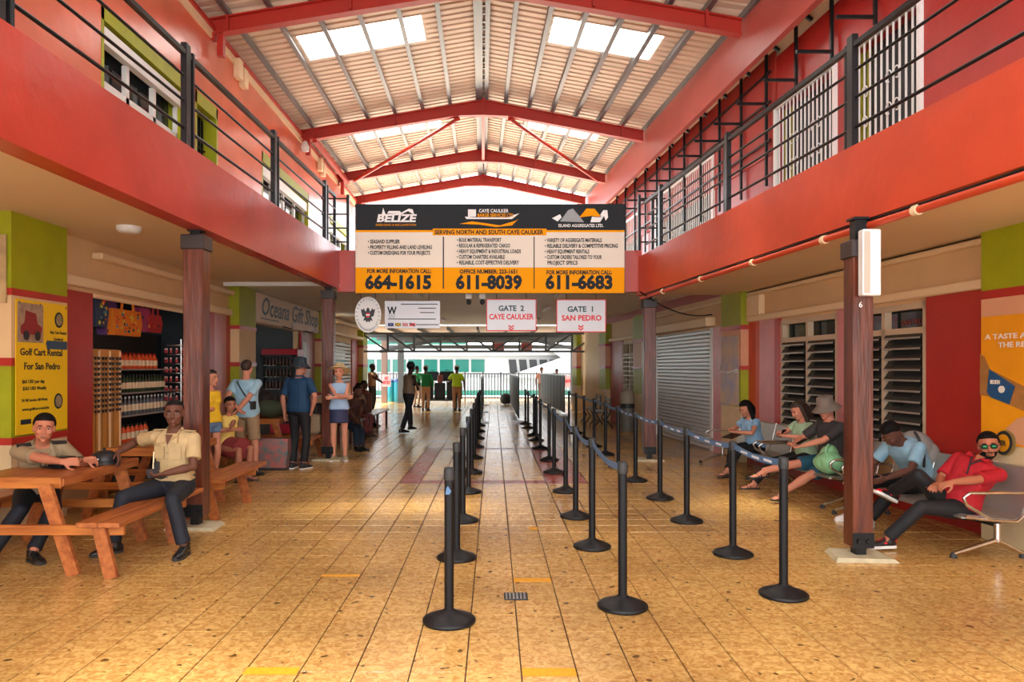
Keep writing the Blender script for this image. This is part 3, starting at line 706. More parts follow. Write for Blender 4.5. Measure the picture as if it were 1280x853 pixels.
for px, lb in ((586, 'left'), (603, 'right')):
    t = thing('security_camera', 'small white dome camera under the banner, %s of the pair' % lb, 'camera', (PX(px, 13.0), 13.0, PZ(381, 13.0)))
    MB().bbox(-.06, .06, -.04, .05, .1, 3.0-t.location.z+.002, .01).build('mount', M_whitep, t); MB().ell((0, 0, .05), (.045, .045, .055)).build('lens_dome', M_dark, t)
# electrical junction at the left band end
tag(MB().bbox(-2.86, -2.76, 12.87, 12.9, 3.06, 3.14, .006).build('junction_box', M_mould), 'small cream junction box at the right end of the left balcony beam', 'box')
# soffit lamp
t = thing('soffit_lamp', 'round white lamp on the soffit above the bag shop', 'lamp', (-4.0, 7.9, 3.12)); 
MB().lathe([(.13, .07), (.13, .03), (.1, 0), (.02, 0)], n=20).build('lamp_body', M_whitep, t)
for k, (x, y) in enumerate(((-1.6, 15), (1.4, 15), (-1.6, 19), (1.4, 19), (-1.6, 23), (1.4, 23))):
    t = thing('ceiling_lamp', 'slim white ceiling light bar over the passage, %s pair, %s side' % (('nearest', 'middle', 'farthest')[k//2], ('left', 'right')[k % 2]), 'lamp', (x, y, 3.13))
    MB().bbox(-.08, .08, -.55, .55, .02, .06, .01).build('body', M_whitep, t); MB().bbox(-.05, .05, -.5, .5, 0, .02, .005).build('tube', mat('lamp_tube', (.9, .9, .85), .4), t)
# ceiling planks edges under bridge
MB().box(-4.9, 4.1, 13.05, 13.1, 3.12, 3.19).build('trim_8', M_whitep, kind='structure')

# ================================================================ FAR END
M_truss = mat('grey_truss_steel', (.07, .08, .08), .5)
tr = thing('roof_truss', 'grey open-web steel truss spanning the far end of the passage', 'truss', (-.3, 26.4, 2.2))
YT = 26.4; xa, xb = PX(452, YT), PX(748, YT)
MB().bar((xa, YT, 2.88), (xb, YT, 2.88), .08, .07).build('top_chord', M_truss, tr, world=True)
MB().bar((xa, YT, 2.22), (xb, YT, 2.22), .08, .07).build('bottom_chord', M_truss, tr, world=True)
n = 9
for k in range(n+1):
    x = xa+(xb-xa)*k/n; MB().bar((x, YT, 2.22), (x, YT, 2.88), .07, .07, (0, 1, 0)).build('vertical', M_truss, tr, world=True)
    if k < n:
        x1 = xa+(xb-xa)*(k+1)/n
        MB().bar((x if k < n/2 else x1, YT, 2.88), (x1 if k < n/2 else x, YT, 2.22), .06, .06, (0, 1, 0)).build('diagonal', M_truss, tr, world=True)
cp = MB().box(-5.2, 4.4, 26.5, 35.5, 3.15, 3.18).build('ceiling', M_sheet, kind='structure')
for x in np.arange(-5, 4.3, 1.1): MB().bar((x, 26.6, 3.08), (x, 35.4, 3.08), .06, .12).build('purlin', M_truss, cp, world=True)
for y in (29, 32, 35.2): MB().bar((-5.2, y, 2.9), (4.4, y, 2.9), .08, .14).build('beam', M_truss, cp, world=True)
for x0, x1 in ((-4.8, -1), (4, .4)): MB().bar((x0, 30.4, 2.3), (x1, 30.4, 3.05), .1, .14).build('rafter', M_truss, cp, world=True)
MB().box(-5.2, 4.4, 35.3, 35.45, 2.55, 2.72).build('trim_9', M_truss, kind='structure')
for px, lb, c in ((480.5, 'brown', 0), (501, 'grey', 1), (717, 'grey', 1), (731, 'grey', 1)):
    tag(MB().bbox(PX(px, 33)-.13, PX(px, 33)+.13, 32.9, 33.15, 0, 3.1, .01).build('canopy_post', M_truss if c else mat('brown_post', srgb(120, 96, 84), .5)),
        {480.5: 'square brown canopy post at far left by the red notice', 501: 'square grey canopy post beside the blue bins', 717: 'square grey canopy post at far right, left one of two', 731: 'square grey canopy post at far right, right one of two'}[px], 'post')
# far fence with bars
ff = thing('gate_fence', 'dark metal fence of thin upright bars across the far end', 'fence', (-.6, 35, 0))
x0, x1 = PX(447, 35), PX(762, 35)
for z in (.16, 1.32): MB().bar((x0, 35, z), (x1, 35, z), .04, .04).build('rail', M_truss, ff, world=True)
x = x0; k = 0
while x < x1:
    MB().box(x-.02, x+.02, 34.98, 35.02, .1 if k % 6 else 0, 1.34).build('bar', M_truss, ff, world=True) if k % 6 else MB().box(x-.03, x+.03, 34.97, 35.03, 0, 1.4).build('post', M_truss, ff, world=True)
    x += .145; k += 1
# red notices at far end
M_rednote = mat('white_red_notice', (.6, .35, .35), .5)
for px, py, Y, s, lb in ((483, 476, 32.875, 'NO\nENTRY', 'white notice with red NO ENTRY lettering on the far brown post'), (711, 477, 34.94, 'ENTRY', 'white notice with red lettering on the far fence, right')):
    t = thing('notice_board', lb, 'sign', (PX(px, Y), Y, PZ(py+5, Y)))
    MB().box(PX(px-5.5, Y), PX(px+5.5, Y), Y, Y+.02, PZ(py+7.5, Y), PZ(py-7.5, Y)).build('board', M_rednote, t, world=True)
    text(s, .2, M_redink, t, (PX(px, Y), Y-.01, PZ(py, Y)), EX, EZ, bold=.01, maxw=.33)
for px, s, lb in ((623, 'GATE 2', 'small red hanging sign behind the far truss, left of two'), (658, 'GATE 1', 'small red hanging sign behind the far truss, right of two')):
    Y = 28; t = thing('hanging_sign', lb, 'sign', (PX(px, Y), Y, PZ(439, Y)))
    MB().box(PX(px-7, Y), PX(px+7, Y), Y, Y+.02, PZ(439, Y), PZ(428, Y)).build('board', M_rednote, t, world=True)
    text(s, .17, M_redink, t, (PX(px, Y), Y-.01, PZ(433, Y)), EX, EZ, bold=.006, maxw=.36)
    MB().tube([(PX(px, Y), Y+.01, PZ(428, Y)), (PX(px, Y), Y+.01, 3.15)], .008, 5).build('hanger', M_truss, t, world=True)
# boat
M_hull = mat('white_boat_paint', (.30, .31, .31), .35); M_tealw = mat('teal_boat_glass', srgb(20, 84, 74), .15); M_tealp = mat('teal_stripe', srgb(30, 100, 84), .4)
bt = thing('ferry_boat', 'white passenger ferry with teal windows moored beyond the far fence', 'boat', (2, 44, -1.2))
MB().prism([(-9.5, -1.0), (7.5, -1.0), (9.5, 1.0), (8.6, 1.1), (-9.5, .9)], 43, 48).build('hull', M_hull, bt, world=True)
MB().prism([(-9, .9), (8, 1.0), (4.8, 2.35), (-8, 2.35)], 43.5, 47.5).build('cabin', M_hull, bt, world=True)
MB().prism([(-8.8, 2.35), (6.2, 2.35), (2.5, 3.0), (-8, 3.0)], 43.2, 47.8).build('roof', M_hull, bt, world=True)
MB().prism([(-8.0, 3.0), (-1.5, 3.0), (-2.5, 3.55), (-7.4, 3.5)], 44, 47).build('wheelhouse', M_tealp, bt, world=True)
MB().prism([(-9.45, -.1), (8.5, -.1), (8.9, .25), (-9.45, .25)], 42.97, 43.0).build('stripe', M_tealp, bt, world=True)
cab = [c for c in bt.children if c.name.startswith('cabin')][0]
for k in range(8): MB().prism([(-8+k*.95, 1.35), (-7.2+k*.95, 1.35), (-7.2+k*.95, 2.1), (-8+k*.95, 2.1)], 43.45, 43.5).build('window', M_tealw, cab, world=True)
for k in range(6): MB().prism([(1+k*.62, 1.25), (1.45+k*.62, 1.25), (1.35+k*.62, 2.1), (.9+k*.62, 2.1)], 43.45, 43.5).build('window', M_dark, cab, world=True)
bb = MB(); bb.prism([(.5, 1.0), (9.5, 1.0), (8, 1.4), (5, 2.5), (3.4, 3.1), (3.0, 2.9), (4, 2.2)], 42.6, 43.0); bb.build('bow_wing', M_hull, bt, world=True)
t = thing('quay_building', 'pale hazy building beyond the quay at far left', 'building', (-14, 60, 0))
MB().box(-22, -7, 60, 66, -1.3, 6).build('wall', M_hull, t, world=True)
for k in range(5): MB().box(-20+k*2.6, -18.8+k*2.6, 59.95, 60, 2, 4).build('window', mat('pink_shutter', srgb(230, 150, 140), .5), t, world=True)
# blue bins
for k in range(2):
    x = PX(486+k*9.5, 33.8); t = thing('litter_bin', 'tall turquoise bin before the far fence, %s of two' % ('left', 'right')[k], 'bin', (x, 34.2, 0))
    MB().lathe([(.17, 0), (.19, .05), (.2, .9), (.18, .95)], n=14).build('body', mat('turquoise_plastic', srgb(40, 150, 170), .4), t); MB().lathe([(.21, .95), (.2, 1.02), (.08, 1.1)], n=14).build('lid', mat('blue_plastic', srgb(60, 90, 150), .4), t)
# ================================================================ QUEUE FURNITURE
M_belt = mat('blue_grey_belt', srgb(78, 112, 150), .6); M_belt2 = mat('pale_belt_print', srgb(190, 205, 215), .6)
M_stan = mat('satin_black_stanchion', (.006, .006, .007), .4, spec=.25); M_stbase = mat('black_cast_base', (.009, .009, .01), .42, 0, .1, 60, spec=.3)
def make_stanchion():
    t = thing('stanchion', '', 'stanchion', (0, 0, 0))
    MB().lathe([(.165, 0), (.172, .006), (.172, .02), (.16, .03), (.1, .052), (.045, .075), (.036, .085)], n=32).build('base', M_stbase, t)
    MB().lathe([(.031, .05), (.031, .93)], n=20).build('post', M_stan, t)
    MB().lathe([(.034, .92), (.035, .925), (.035, .985), (.03, 1.0), (.012, 1.003)], n=20).build('belt_head', M_rubber, t)
    return t
sp = make_stanchion(); rowsS = {
 'left': [(-.288, 4.66), (-.318, 6.2), (-.33, 7.7), (-.33, 9.45), (-.34, 11.2), (-.35, 13.0), (-.36, 14.8), (-.37, 16.6), (-.38, 18.4), (-.39, 20.2)],
 'middle': [(.885, 4.94), (.90, 6.58), (.90, 7.9), (.95, 9.5), (.94, 11.2), (.98, 12.7), (.94, 14.5), (.96, 16.1), (.97, 17.3), (.93, 19.4), (.92, 20.8)],
 'right': [(2.09, 5.19), (2.10, 6.32), (2.06, 7.68), (2.08, 9.0), (2.05, 10.4), (2.06, 11.9), (2.10, 13.5), (2.08, 14.9), (2.05, 16.3), (2.05, 17.9), (2.02, 19.3)]}
ordn = ['nearest', 'second', 'third', 'fourth', 'fifth', 'sixth', 'seventh', 'eighth', 'ninth', 'tenth', 'eleventh']
M_print = mat('belt_lettering', srgb(214, 222, 228), .6)
first = True
for rn, L_ in rowsS.items():
    for i, (x, y) in enumerate(L_):
        lb = 'black belt stanchion with domed base, %s in the %s row' % (ordn[i]+('' if i == 0 else ' from the front'), rn)
        if first: o = sp; o.location = (x, y, 0); o['label'] = lb; o['group'] = 'queue stanchions'; first = False; W[o.name] = Matrix.Translation((x, y, 0))
        else:
            o = dup(sp, (x, y, 0), 0, lb, 'queue stanchions'); W[o.name] = Matrix.Translation((x, y, 0))
        o['_i'] = i; rowsS[rn][i] = (x, y, o)
        del o['_i']
for rn, L_ in rowsS.items():
    for i in range(len(L_)-1):
        if rn == 'left' and i not in (2, 3, 4, 5, 6, 7, 8): continue
        (x0, y0, o0), (x1, y1, _) = L_[i], L_[i+1]
        a = Vector((x0, y0+.035, .958)); b = Vector((x1, y1-.035, .958)); mb = MB(); N_ = 8; vs = []
        for k in range(N_+1):
            f = k/N_; p = a.lerp(b, f); p.z -= .05*4*f*(1-f)*(.6 if rn == 'right' else 1); vs.append(p)
        for k in range(N_): mb.bar(vs[k], vs[k+1]+(vs[k+1]-vs[k])*.01, .004, .048)
        bo_ = mb.build('belt', M_belt, o0, world=True)
        if rn == 'right' and i < 5:
            for f in (.25, .5, .75):
                p = a.lerp(b, f); p.z -= .05*4*f*(1-f)*.6; 
                MB().obox(p+Vector((-.004, 0, 0)), (0, .08, 0), (0, 0, .009), (.0008, 0, 0)).build('belt_print', M_print, bo_, world=True)
# first left post: blue tag, scratches
x, y, o = rowsS['left'][0]
MB().prism([(-.022, .83), (.004, .83), (.016, .85), (-.006, .885), (-.016, .87)], -.034, -.031).build('belt_tag', M_belt, o).location = (0, 0, 0)
# slatted barriers farther back
def barrier(lab, x0, y0, x1, y1, top, nb):
    t = thing('slatted_barrier', lab, 'barrier', ((x0+x1)/2, (y0+y1)/2, 0)); M_ = mat('grey_brown_board', srgb(52, 51, 52), .5, spec=.3)
    for k in range(nb):
        a = Vector((x0, y0, 0)).lerp(Vector((x1, y1, 0)), k/nb); b = Vector((x0, y0, 0)).lerp(Vector((x1, y1, 0)), (k+.9)/nb)
        MB().bar(a+Vector((0, 0, (top+.1)/2)), b+Vector((0, 0, (top+.1)/2)), .03, top-.1).build('board', M_, t, world=True)
    MB().bar((x0, y0, top), (x1, y1, top), .05, .04).build('top_rail', M_galv, t, world=True)
    for f in (0, .5, 1):
        p = Vector((x0, y0, 0)).lerp(Vector((x1, y1, 0)), f); MB().box(p.x-.2, p.x+.2, p.y-.03, p.y+.03, 0, .04).build('foot', M_galv, t, world=True)
barrier('left grey slatted barrier panel leading to the far gate', -.36, 21.2, -.42, 31, 1.32, 9)
barrier('middle grey slatted barrier panel leading to the far gate', .76, 21.6, .74, 31.5, 1.34, 9)
barrier('right broad grey slatted barrier panel before the far fence', 2.42, 24.5, 2.12, 32.5, 1.36, 8)
tag(MB().ell((.55, 31.6, .25), (.28, .22, .25)).build('duffel_bag', M_rubber), 'dark round bag lying on the floor at the end of the lane', 'bag')

# ================================================================ PICNIC TABLES
def picnic_table(label, xc, y0, y1, tw=.76, bx=.82, bw=.34, ht=.76, hb=.45, near_plank=True):
    t = thing('picnic_table', label, 'picnic table', (xc, (y0+y1)/2, 0)); L = (y1-y0)/2
    n = 4; w_ = tw/n
    for k in range(n):
        a = -tw/2+k*w_; MB().bbox(a+.002, a+w_-.002, -L, L, ht-.04, ht, .004).build('table_plank', M_table, t)
    MB().bbox(-tw/2-.001, tw/2+.001, -L-.025, -L-.001, ht-.09, ht-.002, .004).bbox(-tw/2-.001, tw/2+.001, L+.001, L+.025, ht-.09, ht-.002, .004).build('end_apron', M_tableX, t)
    for s in (-1, 1): MB().bbox(s*tw/2-.012, s*tw/2+.012, -L, L, ht-.08, ht-.012, .004).build('side_apron', M_table, t)
    for s in (-1, 1):
        for k in range(2):
            c = s*bx+(k-.5)*bw/2; MB().bbox(c-bw/4+.002, c+bw/4-.002, -L-.28, L+.1, hb-.04, hb, .004).build('bench_plank', M_table, t)
    for ye in (-L+.02, L-.1):
        yb = ye-.18
        MB().bbox(-bx-bw/2+.02, bx+bw/2-.02, yb-.02, yb+.02, hb-.12, hb-.042, .004).build('cross_plank', M_tableX, t)
        for s in (-1, 1):
            MB().bar((s*(tw/2-.06), yb+.04, ht-.05), (s*(tw/2+.17), yb+.04, .0), .04, .1, (1, 0, 0)).build('leg', M_table, t)
            MB().bar((s*(bx-.03), yb-.04, hb-.04), (s*(bx+.07), yb-.04, 0), .04, .1, (1, 0, 0)).build('bench_leg', M_table, t)
    return t
picnic_table('varnished picnic table where the two uniformed guards sit', -3.87, 5.82, 7.06)
picnic_table('varnished picnic table just behind the near left column', -3.87, 7.92, 9.05)
picnic_table('varnished picnic table farther back, behind the man in navy', -4.04, 12.35, 13.5)

# ================================================================ AIRPORT BENCHES (right)
M_perf = mat('perforated_steel', (.50, .47, .42), .38, .75, .1, 120)
def airport_bench(label, D, y0, n=3, cat='bench'):
    pos = RX((D, y0, 0)); t = thing('metal_bench', label, cat, pos); t.rotation_euler = (0, 0, 0)
    W[t.name] = Matrix.Translation(pos); w_ = .62; sk = -.08
    def X(x, y): return (x+sk*y, y)
    for k in range(n):
        a, b = k*w_+.02, (k+1)*w_-.02
        prof = [(-.28, .345), (-.22, .365), (0, .34), (.17, .325), (.24, .36), (.30, .55), (.345, .76), (.36, .77)]
        mb = MB(lambda p: (p[0]+sk*p[1], p[1], p[2])); vs = []
        for x, z in prof: vs += [(x, a, z), (x, b, z)]
        fs = [(2*i, 2*i+2, 2*i+3, 2*i+1) for i in range(len(prof)-1)]
        off = len(vs)
        vs2 = [(x+.012, y, z-.012) for x, y, z in vs]
        mb.add(vs+vs2, fs+[tuple(i+off for i in f)[::-1] for f in fs]+[(2*i, 2*i+off, 2*i+2+off, 2*i+2) for i in range(len(prof)-1)]+[(2*i+1, 2*i+3, 2*i+3+off, 2*i+1+off) for i in range(len(prof)-1)]+[(0, 1, 1+off, off), (len(vs)-2, off+len(vs)-2, off+len(vs)-1, len(vs)-1)])
        mb.build('seat_shell', M_perf, t)
    for k in range(n+1):
        y = k*w_; f = lambda x, z: (x+sk*y, y, z)
        MB().tube([f(-.26, .35), f(0, .32), f(.19, .31), f(.27, .38), f(.36, .78)], .014, 8).build('side_rail', M_chrome, t)
        if k in (0, n):
            MB().tube([f(.30, .52), f(.24, .56), f(-.22, .56), f(-.27, .52), f(-.25, .46), f(-.02, .32)], .015, 8).build('armrest', M_chrome, t)
            MB().tube([f(.02, .30), f(.02, .14)], .028, 10).build('pedestal', M_chrome, t)
            MB().tube([f(.04, .16), f(-.36, .035)], [.026, .018], 8).build('leg', M_chrome, t); MB().tube([f(0, .16), f(.24, .035)], [.026, .018], 8).build('leg', M_chrome, t)
            MB().lathe([(.03, 0), (.03, .02), (.015, .045)], f(-.36, 0), 10).build('foot_pad', M_rubber, t); MB().lathe([(.03, 0), (.03, .02), (.015, .045)], f(.24, 0), 10).build('foot_pad', M_rubber, t)
    MB().bar((.02, .02, .29), (.02+sk*n*w_, n*w_-.02, .29), .06, .04).build('beam', M_black, t)
    return t
airport_bench('perforated metal bench of three seats, nearest, holding the man in red', 4.83, 6.22)
airport_bench('perforated metal bench of three seats with the couple and green bag', 4.88, 8.42)
airport_bench('perforated metal bench of three seats with the woman in light blue', 4.92, 10.55)

# ================================================================ RIGHT SHOPFRONT
wiR = 20
M_blade = mat('smoked_glass_blade', (.03, .035, .035), .15)
M_rframe = mat('beige_window_frame', srgb(200, 180, 150), .5)
for n, (a, b) in enumerate(((7.95, 9.50), (9.71, 11.33))):
    t = MB(RX).box(DR+.12, DR+.13, a, b, .68, 2.38).build('window_%d' % wiR, M_glass, kind='structure'); wiR += 1
    mb = MB(RX); e = .035; mid = (a+b)/2
    for y in (a+e, mid, b-e): mb.box(DR-.02, DR+.06, y-e, y+e, .68, 2.38)
    for z in (2.34, 2.06): mb.box(DR-.02, DR+.06, a, b, z-.03, z+.04)
    mb.box(DR-.05, DR+.08, a, b, .66, .71); mb.build('window_frame', M_rframe, t, world=True)
    for c, d_ in ((a+.07, mid-.04), (mid+.04, b-.07)):
        for k in range(11):
            z = .76+k*.122
            o = MB(RX); o.add([(DR-.05, c, z), (DR-.05, d_, z), (DR+.02, d_, z+.108), (DR+.02, c, z+.108), (DR-.045, c, z), (DR-.045, d_, z), (DR+.025, d_, z+.108), (DR+.025, c, z+.108)],
                  [(0,3,2,1),(4,5,6,7),(0,1,5,4),(1,2,6,5),(2,3,7,6),(3,0,4,7)])
            o.box(DR-.062, DR-.048, c, d_, z-.008, z+.012, mi=1)
            o.build('louvre_slat', [M_blade, mat('louvre_metal', (.42, .38, .33), .35, .4)], t, world=True)
    text('SAN PEDRO' if n == 0 else '', .1, mat('faint_red_ink', srgb(150, 60, 50), .5), t, RX((DR+.115, (a+mid)/2, 2.17)), (.08, -1, 0), (0, 0, 1)) if n == 0 else None
t = MB(RX).box(DR+.12, DR+.13, 18.9, 20.9, .8, 2.35).build('window_%d' % wiR, M_glass, kind='structure')
mb = MB(RX)
for y in (18.93, 19.6, 20.2, 20.87): mb.box(DR-.02, DR+.06, y-.04, y+.04, .8, 2.35)
for z in (.82, 2.0, 2.33): mb.box(DR-.02, DR+.06, 18.9, 20.9, z-.03, z+.03)
mb.build('window_frame', M_rframe, t, world=True)
for k in range(9): MB(RX).box(DR-.03, DR+.02, 18.95, 20.85, .9+k*.125, .92+k*.125).build('louvre_slat', MATS['louvre_metal'], t, world=True)
# roller shutter
sh = MB(RX).box(DR+.02, DR+.03, 14.1, 17.7, 0, 2.4).build('door_1', M_galv, kind='structure')
M_shut = mat('silver_shutter', (.66, .67, .66), .38, .35)
for k in range(30):
    z = .02+k*.079
    o = MB(RX); o.add([(DR+.0, 14.18, z), (DR+.0, 17.62, z), (DR-.028, 17.62, z+.012), (DR-.028, 14.18, z+.012), (DR-.028, 14.18, z+.055), (DR-.028, 17.62, z+.055), (DR, 17.62, z+.072), (DR, 14.18, z+.072)],
          [(0, 1, 2, 3), (3, 2, 5, 4), (4, 5, 6, 7), (0, 3, 4, 7), (1, 6, 5, 2)]); o.build('shutter_slat', M_shut, sh, world=True)
MB(RX).box(DR-.05, DR+.01, 14.06, 14.18, 0, 2.42).box(DR-.05, DR+.01, 17.62, 17.74, 0, 2.42).build('guide_rail', M_wframe, sh, world=True)
# worn poster on pillar
EYR = Vector((.08, -1, 0)).normalized()
M_worn = mat('worn_poster', srgb(206, 172, 120), .5, 0, .1, 10, 1, 3.5, col2=srgb(150, 150, 175))
t = thing('worn_poster', 'faded torn poster on the pillar between shutter and windows', 'poster', RX((5.25, 12.9, .95)))
MB(RX).add([(5.262, 12.5, .98), (5.262, 13.26, .95), (5.262, 13.25, 2.2), (5.262, 12.52, 2.2), (5.25, 12.5, .98), (5.235, 13.26, .95), (5.25, 13.25, 2.2), (5.25, 12.52, 2.2)], [(0,1,2,3),(4,7,6,5),(0,4,5,1),(1,5,6,2),(2,6,7,3),(3,7,4,0)]).build('sheet', M_worn, t, world=True)
MB(RX).box(5.235, 5.25, 12.51, 13.26, 1.55, 1.57).tube([(5.22, 12.5, 1.6), (5.2, 12.8, 1.54), (5.22, 13.26, 1.6)], .012, 6).build('fold', M_wframe, t, world=True)
# beer advert
M_ad = mat('amber_advert', srgb(242, 158, 14), .4, 0, 0, 1, .16, 2.2)
ad = thing('advert_poster', 'large amber drink advert on the near right pillar', 'poster', RX((5.25, 6.4, .95)))
aD = 5.255
MB(RX).box(aD, aD+.01, 5.4, 6.94, .93, 2.13).build('sheet', M_ad, ad, world=True)
def at_ad(px, py):      # a point on the advert plane seen through that pixel of the photo
    u = (px-617)/900; Y = aD/(u+.08); return Vector((aD-.08*Y, Y, PZ(py, Y)))
def adpoly(pts, m, name, k=1):
    n_ = Vector((-1, -.08, 0)).normalized(); P_ = [at_ad(a, b)+n_*.003*k for a, b in pts]; Q_ = [p+n_*.004 for p in P_]; n = len(P_)
    return MB().add(P_+Q_, [tuple(range(n)), tuple(range(2*n-1, n-1, -1))]+[(i, (i+1) % n, (i+1) % n+n, i+n) for i in range(n)]).build(name, m, ad, world=True)
def adtext(s, px, py, hpx, w_, m, bold=.02, align='CENTER', k=3):
    p = at_ad(px, py); Y = p.y; q = at_ad(px+w_/2, py); r = at_ad(px-w_/2, py); size = hpx*Y/900/.7
    return text(s, size, m, ad, p+Vector((-.005*k, 0, 0)), EYR, (0, 0, 1), bold=bold*size, maxw=(q-r).length, align=align)
M_adw = mat('advert_white', (.8, .72, .6), .5); M_bot = mat('bottle_amber', srgb(176, 120, 60), .35, 0, 0, 1, .3, 12); M_blab = mat('bottle_blue_label', srgb(30, 78, 120), .4)
adtext('A TASTE ABOVE', 1272, 420, 6.5, 82, M_adw); adtext('THE REST', 1272, 431, 6.5, 46, M_adw); adtext('Enjoy', 1260, 583, 8, 38, M_adw)
adpoly([(1226, 443), (1231, 446), (1238, 462), (1246, 466), (1282, 484), (1290, 500), (1280, 514), (1262, 506), (1238, 496), (1226, 494)], M_bot, 'bottle', 1)
adpoly([(1238, 462), (1246, 467), (1270, 483), (1263, 506), (1240, 497), (1235, 490)], M_blab, 'bottle_label', 3)
adpoly([(1226, 462), (1237, 462), (1235, 494), (1226, 494)], M_bot, 'bottle_shoulder', 2)
p = at_ad(1252, 486)
adtext('BELIKIN', 1247, 478, 5, 12, M_adw, k=5)
adpoly([(1254+4*math.cos(a), 487+4.5*math.sin(a)) for a in np.linspace(0, 6.28, 14, endpoint=False)], M_adw, 'round_seal', 5)
M_cap1 = mat('bottle_cap_rim', srgb(180, 150, 90), .3, .5)
adpoly([(1258+13*math.cos(a), 554+16*math.sin(a)) for a in np.linspace(0, 6.28, 26, endpoint=False)], M_cap1, 'cap_rim', 2)
adpoly([(1256+11*math.cos(a), 554+15*math.sin(a)) for a in np.linspace(0, 6.28, 26, endpoint=False)], M_ink, 'cap_face', 4)
adpoly([(1256+8*math.cos(a), 554+11*math.sin(a)) for a in np.linspace(0, 6.28, 22, endpoint=False)], M_ad, 'cap_disc', 5)
adtext('BEER', 1256, 554, 6, 13, M_ink, k=8)
adpoly([(1258, 536), (1272, 524), (1290, 518), (1290, 560), (1274, 556), (1264, 548)], mat('skin_print', srgb(206, 150, 110), .5), 'hand_print', 1)
t = None
# bin by the far right column
b = thing('litter_bin', 'round beige and dark bin beside the far right column', 'bin', (3.42, 18.4, 0))
MB().lathe([(.17, 0), (.18, .03), (.18, .6)], n=18).build('body', mat('grey_green_bin', (.14, .14, .11), .5), b); MB().lathe([(.185, .6), (.185, .72)], n=18).build('band', M_dark, b); MB().lathe([(.18, .72), (.19, .74), (.17, 1.0), (.05, 1.08)], n=18).build('lid', mat('beige_bin_lid', (.35, .3, .22), .5), b)
for k, (x, y) in enumerate(((2.95, 19.9), (2.9, 21.4))):
    t = thing('garden_bench', 'small black iron bench beyond the round bin, %s one' % ('nearer', 'farther')[k], 'bench', (x, y, 0))
    for i in range(4): MB().bbox(-.2+i*.09, -.13+i*.09, -.5, .5, .42, .44, .004).build('seat_slat', M_black, t)
    for i in range(3): MB().bbox(.2, .22, -.5, .5, .52+i*.1, .58+i*.1, .004).build('back_slat', M_black, t)
    for s in (-.45, .45):
        MB().tube([(-.24, s, 0), (-.08, s, .22), (-.2, s, .42)], .018, 6).tube([(.26, s, 0), (.1, s, .22), (.2, s, .42), (.22, s, .82)], .018, 6).build('end_frame', M_black, t)

# ================================================================ LEFT SHOPFRONT
EL = Vector((0, 1, 0))
M_by = mat('yellow_banner', srgb(238, 192, 16), .5)
bn = thing('rental_banner', 'yellow golf cart rental banner on the left pillar', 'banner', (-4.74, 7.55, .95))
bX = -4.738
MB().box(bX, bX+.008, 7.13, 7.99, .97, 2.33).build('sheet', M_by, bn, world=True)
def bt_(s, y, z, size, m=M_ink, w_=None, bold=.012, align='CENTER'): return text(s, size, m, bn, (bX+.011, y, z), (0, 1, 0), (0, 0, 1), bold=bold*size, maxw=w_, align=align)
bt_('Golf Cart Rental', 7.54, 1.80, .10, w_=.70, bold=.02); bt_('For San Pedro', 7.55, 1.655, .10, w_=.60, bold=.02)
bt_('$65 USD per day', 7.40, 1.50, .05, w_=.36); bt_('$365 USD Weekly', 7.42, 1.43, .05, w_=.38); bt_('24 HR Service All Week', 7.42, 1.31, .04, w_=.42); bt_('www.golfcartrental.bz', 7.44, 1.22, .04, w_=.44)
bt_('Bay Cart Rental', 7.82, 2.02, .045, w_=.28); bt_('Limited', 7.82, 1.95, .045, w_=.16)
MB().bbox(bX+.008, bX+.012, 7.2, 7.36, 1.07, 1.12, .001).build('phone_badge', M_sgray, bn, world=True)
MB().add([(bX+.01, 7.60, 1.9), (bX+.01, 7.64, 1.95), (bX+.01, 7.6, 1.86)], [(0, 1, 2)]).box(bX+.008, bX+.011, 7.62, 7.98, 1.84, 1.93).build('blue_ribbon', mat('slate_blue', srgb(50, 76, 96), .5), bn, world=True)
# cart picture
MB().bbox(bX+.008, bX+.012, 7.15, 7.56, 1.90, 2.30, .002).build('photo_print', mat('photo_tan', srgb(180, 150, 120), .5, 0, 0, 1, .4, 20), bn, world=True)
cm = MB(lambda p: (bX+.014+p[1], 7.15+p[0], 1.9+p[2]))
cm.prism([(.05, .08), (.36, .08), (.38, .16), (.3, .2), (.28, .3), (.12, .32), (.1, .2), (.04, .16)], 0, .004); cm.build('cart_print', mat('cart_red', srgb(140, 40, 40), .5), bn, world=True)
for yy in (.12, .3):
    MB().prism([(7.15+yy+.045*math.cos(a), 1.97+.05*math.sin(a)) for a in np.linspace(0, 6.28, 14, endpoint=False)], 0, .004, frame=((bX+.02, 0, 0), (0, 1, 0), (0, 0, 1), (1, 0, 0))).build('wheel_print', M_ink, bn, world=True)
for z, y in ((2.16, 7.83), (1.28, 7.82)):
    MB().prism([(y+.075*math.cos(a), z+.085*math.sin(a)) for a in np.linspace(0, 6.28, 18, endpoint=False)], 0, .003, frame=((bX+.01, 0, 0), (0, 1, 0), (0, 0, 1), (1, 0, 0))).build('round_emblem', M_sgray, bn, world=True)
    MB().prism([(y+.055*math.cos(a), z+.065*math.sin(a)) for a in np.linspace(0, 6.28, 18, endpoint=False)], 0, .003, frame=((bX+.012, 0, 0), (0, 1, 0), (0, 0, 1), (1, 0, 0))).build('emblem_disc', mat('dull_tan', srgb(170, 150, 110), .5, 0, 0, 1, .6, 40), bn, world=True)
for yy in (7.17, 7.5, 7.95): MB().ell((bX+.015, yy, 2.3), (.006, .012, .012), 8, 6).build('grommet', M_chrome, bn, world=True)
t = thing('wall_poster', 'edge of a tan and blue poster at the far left border', 'poster', (-4.78, 7.05, 2.5))
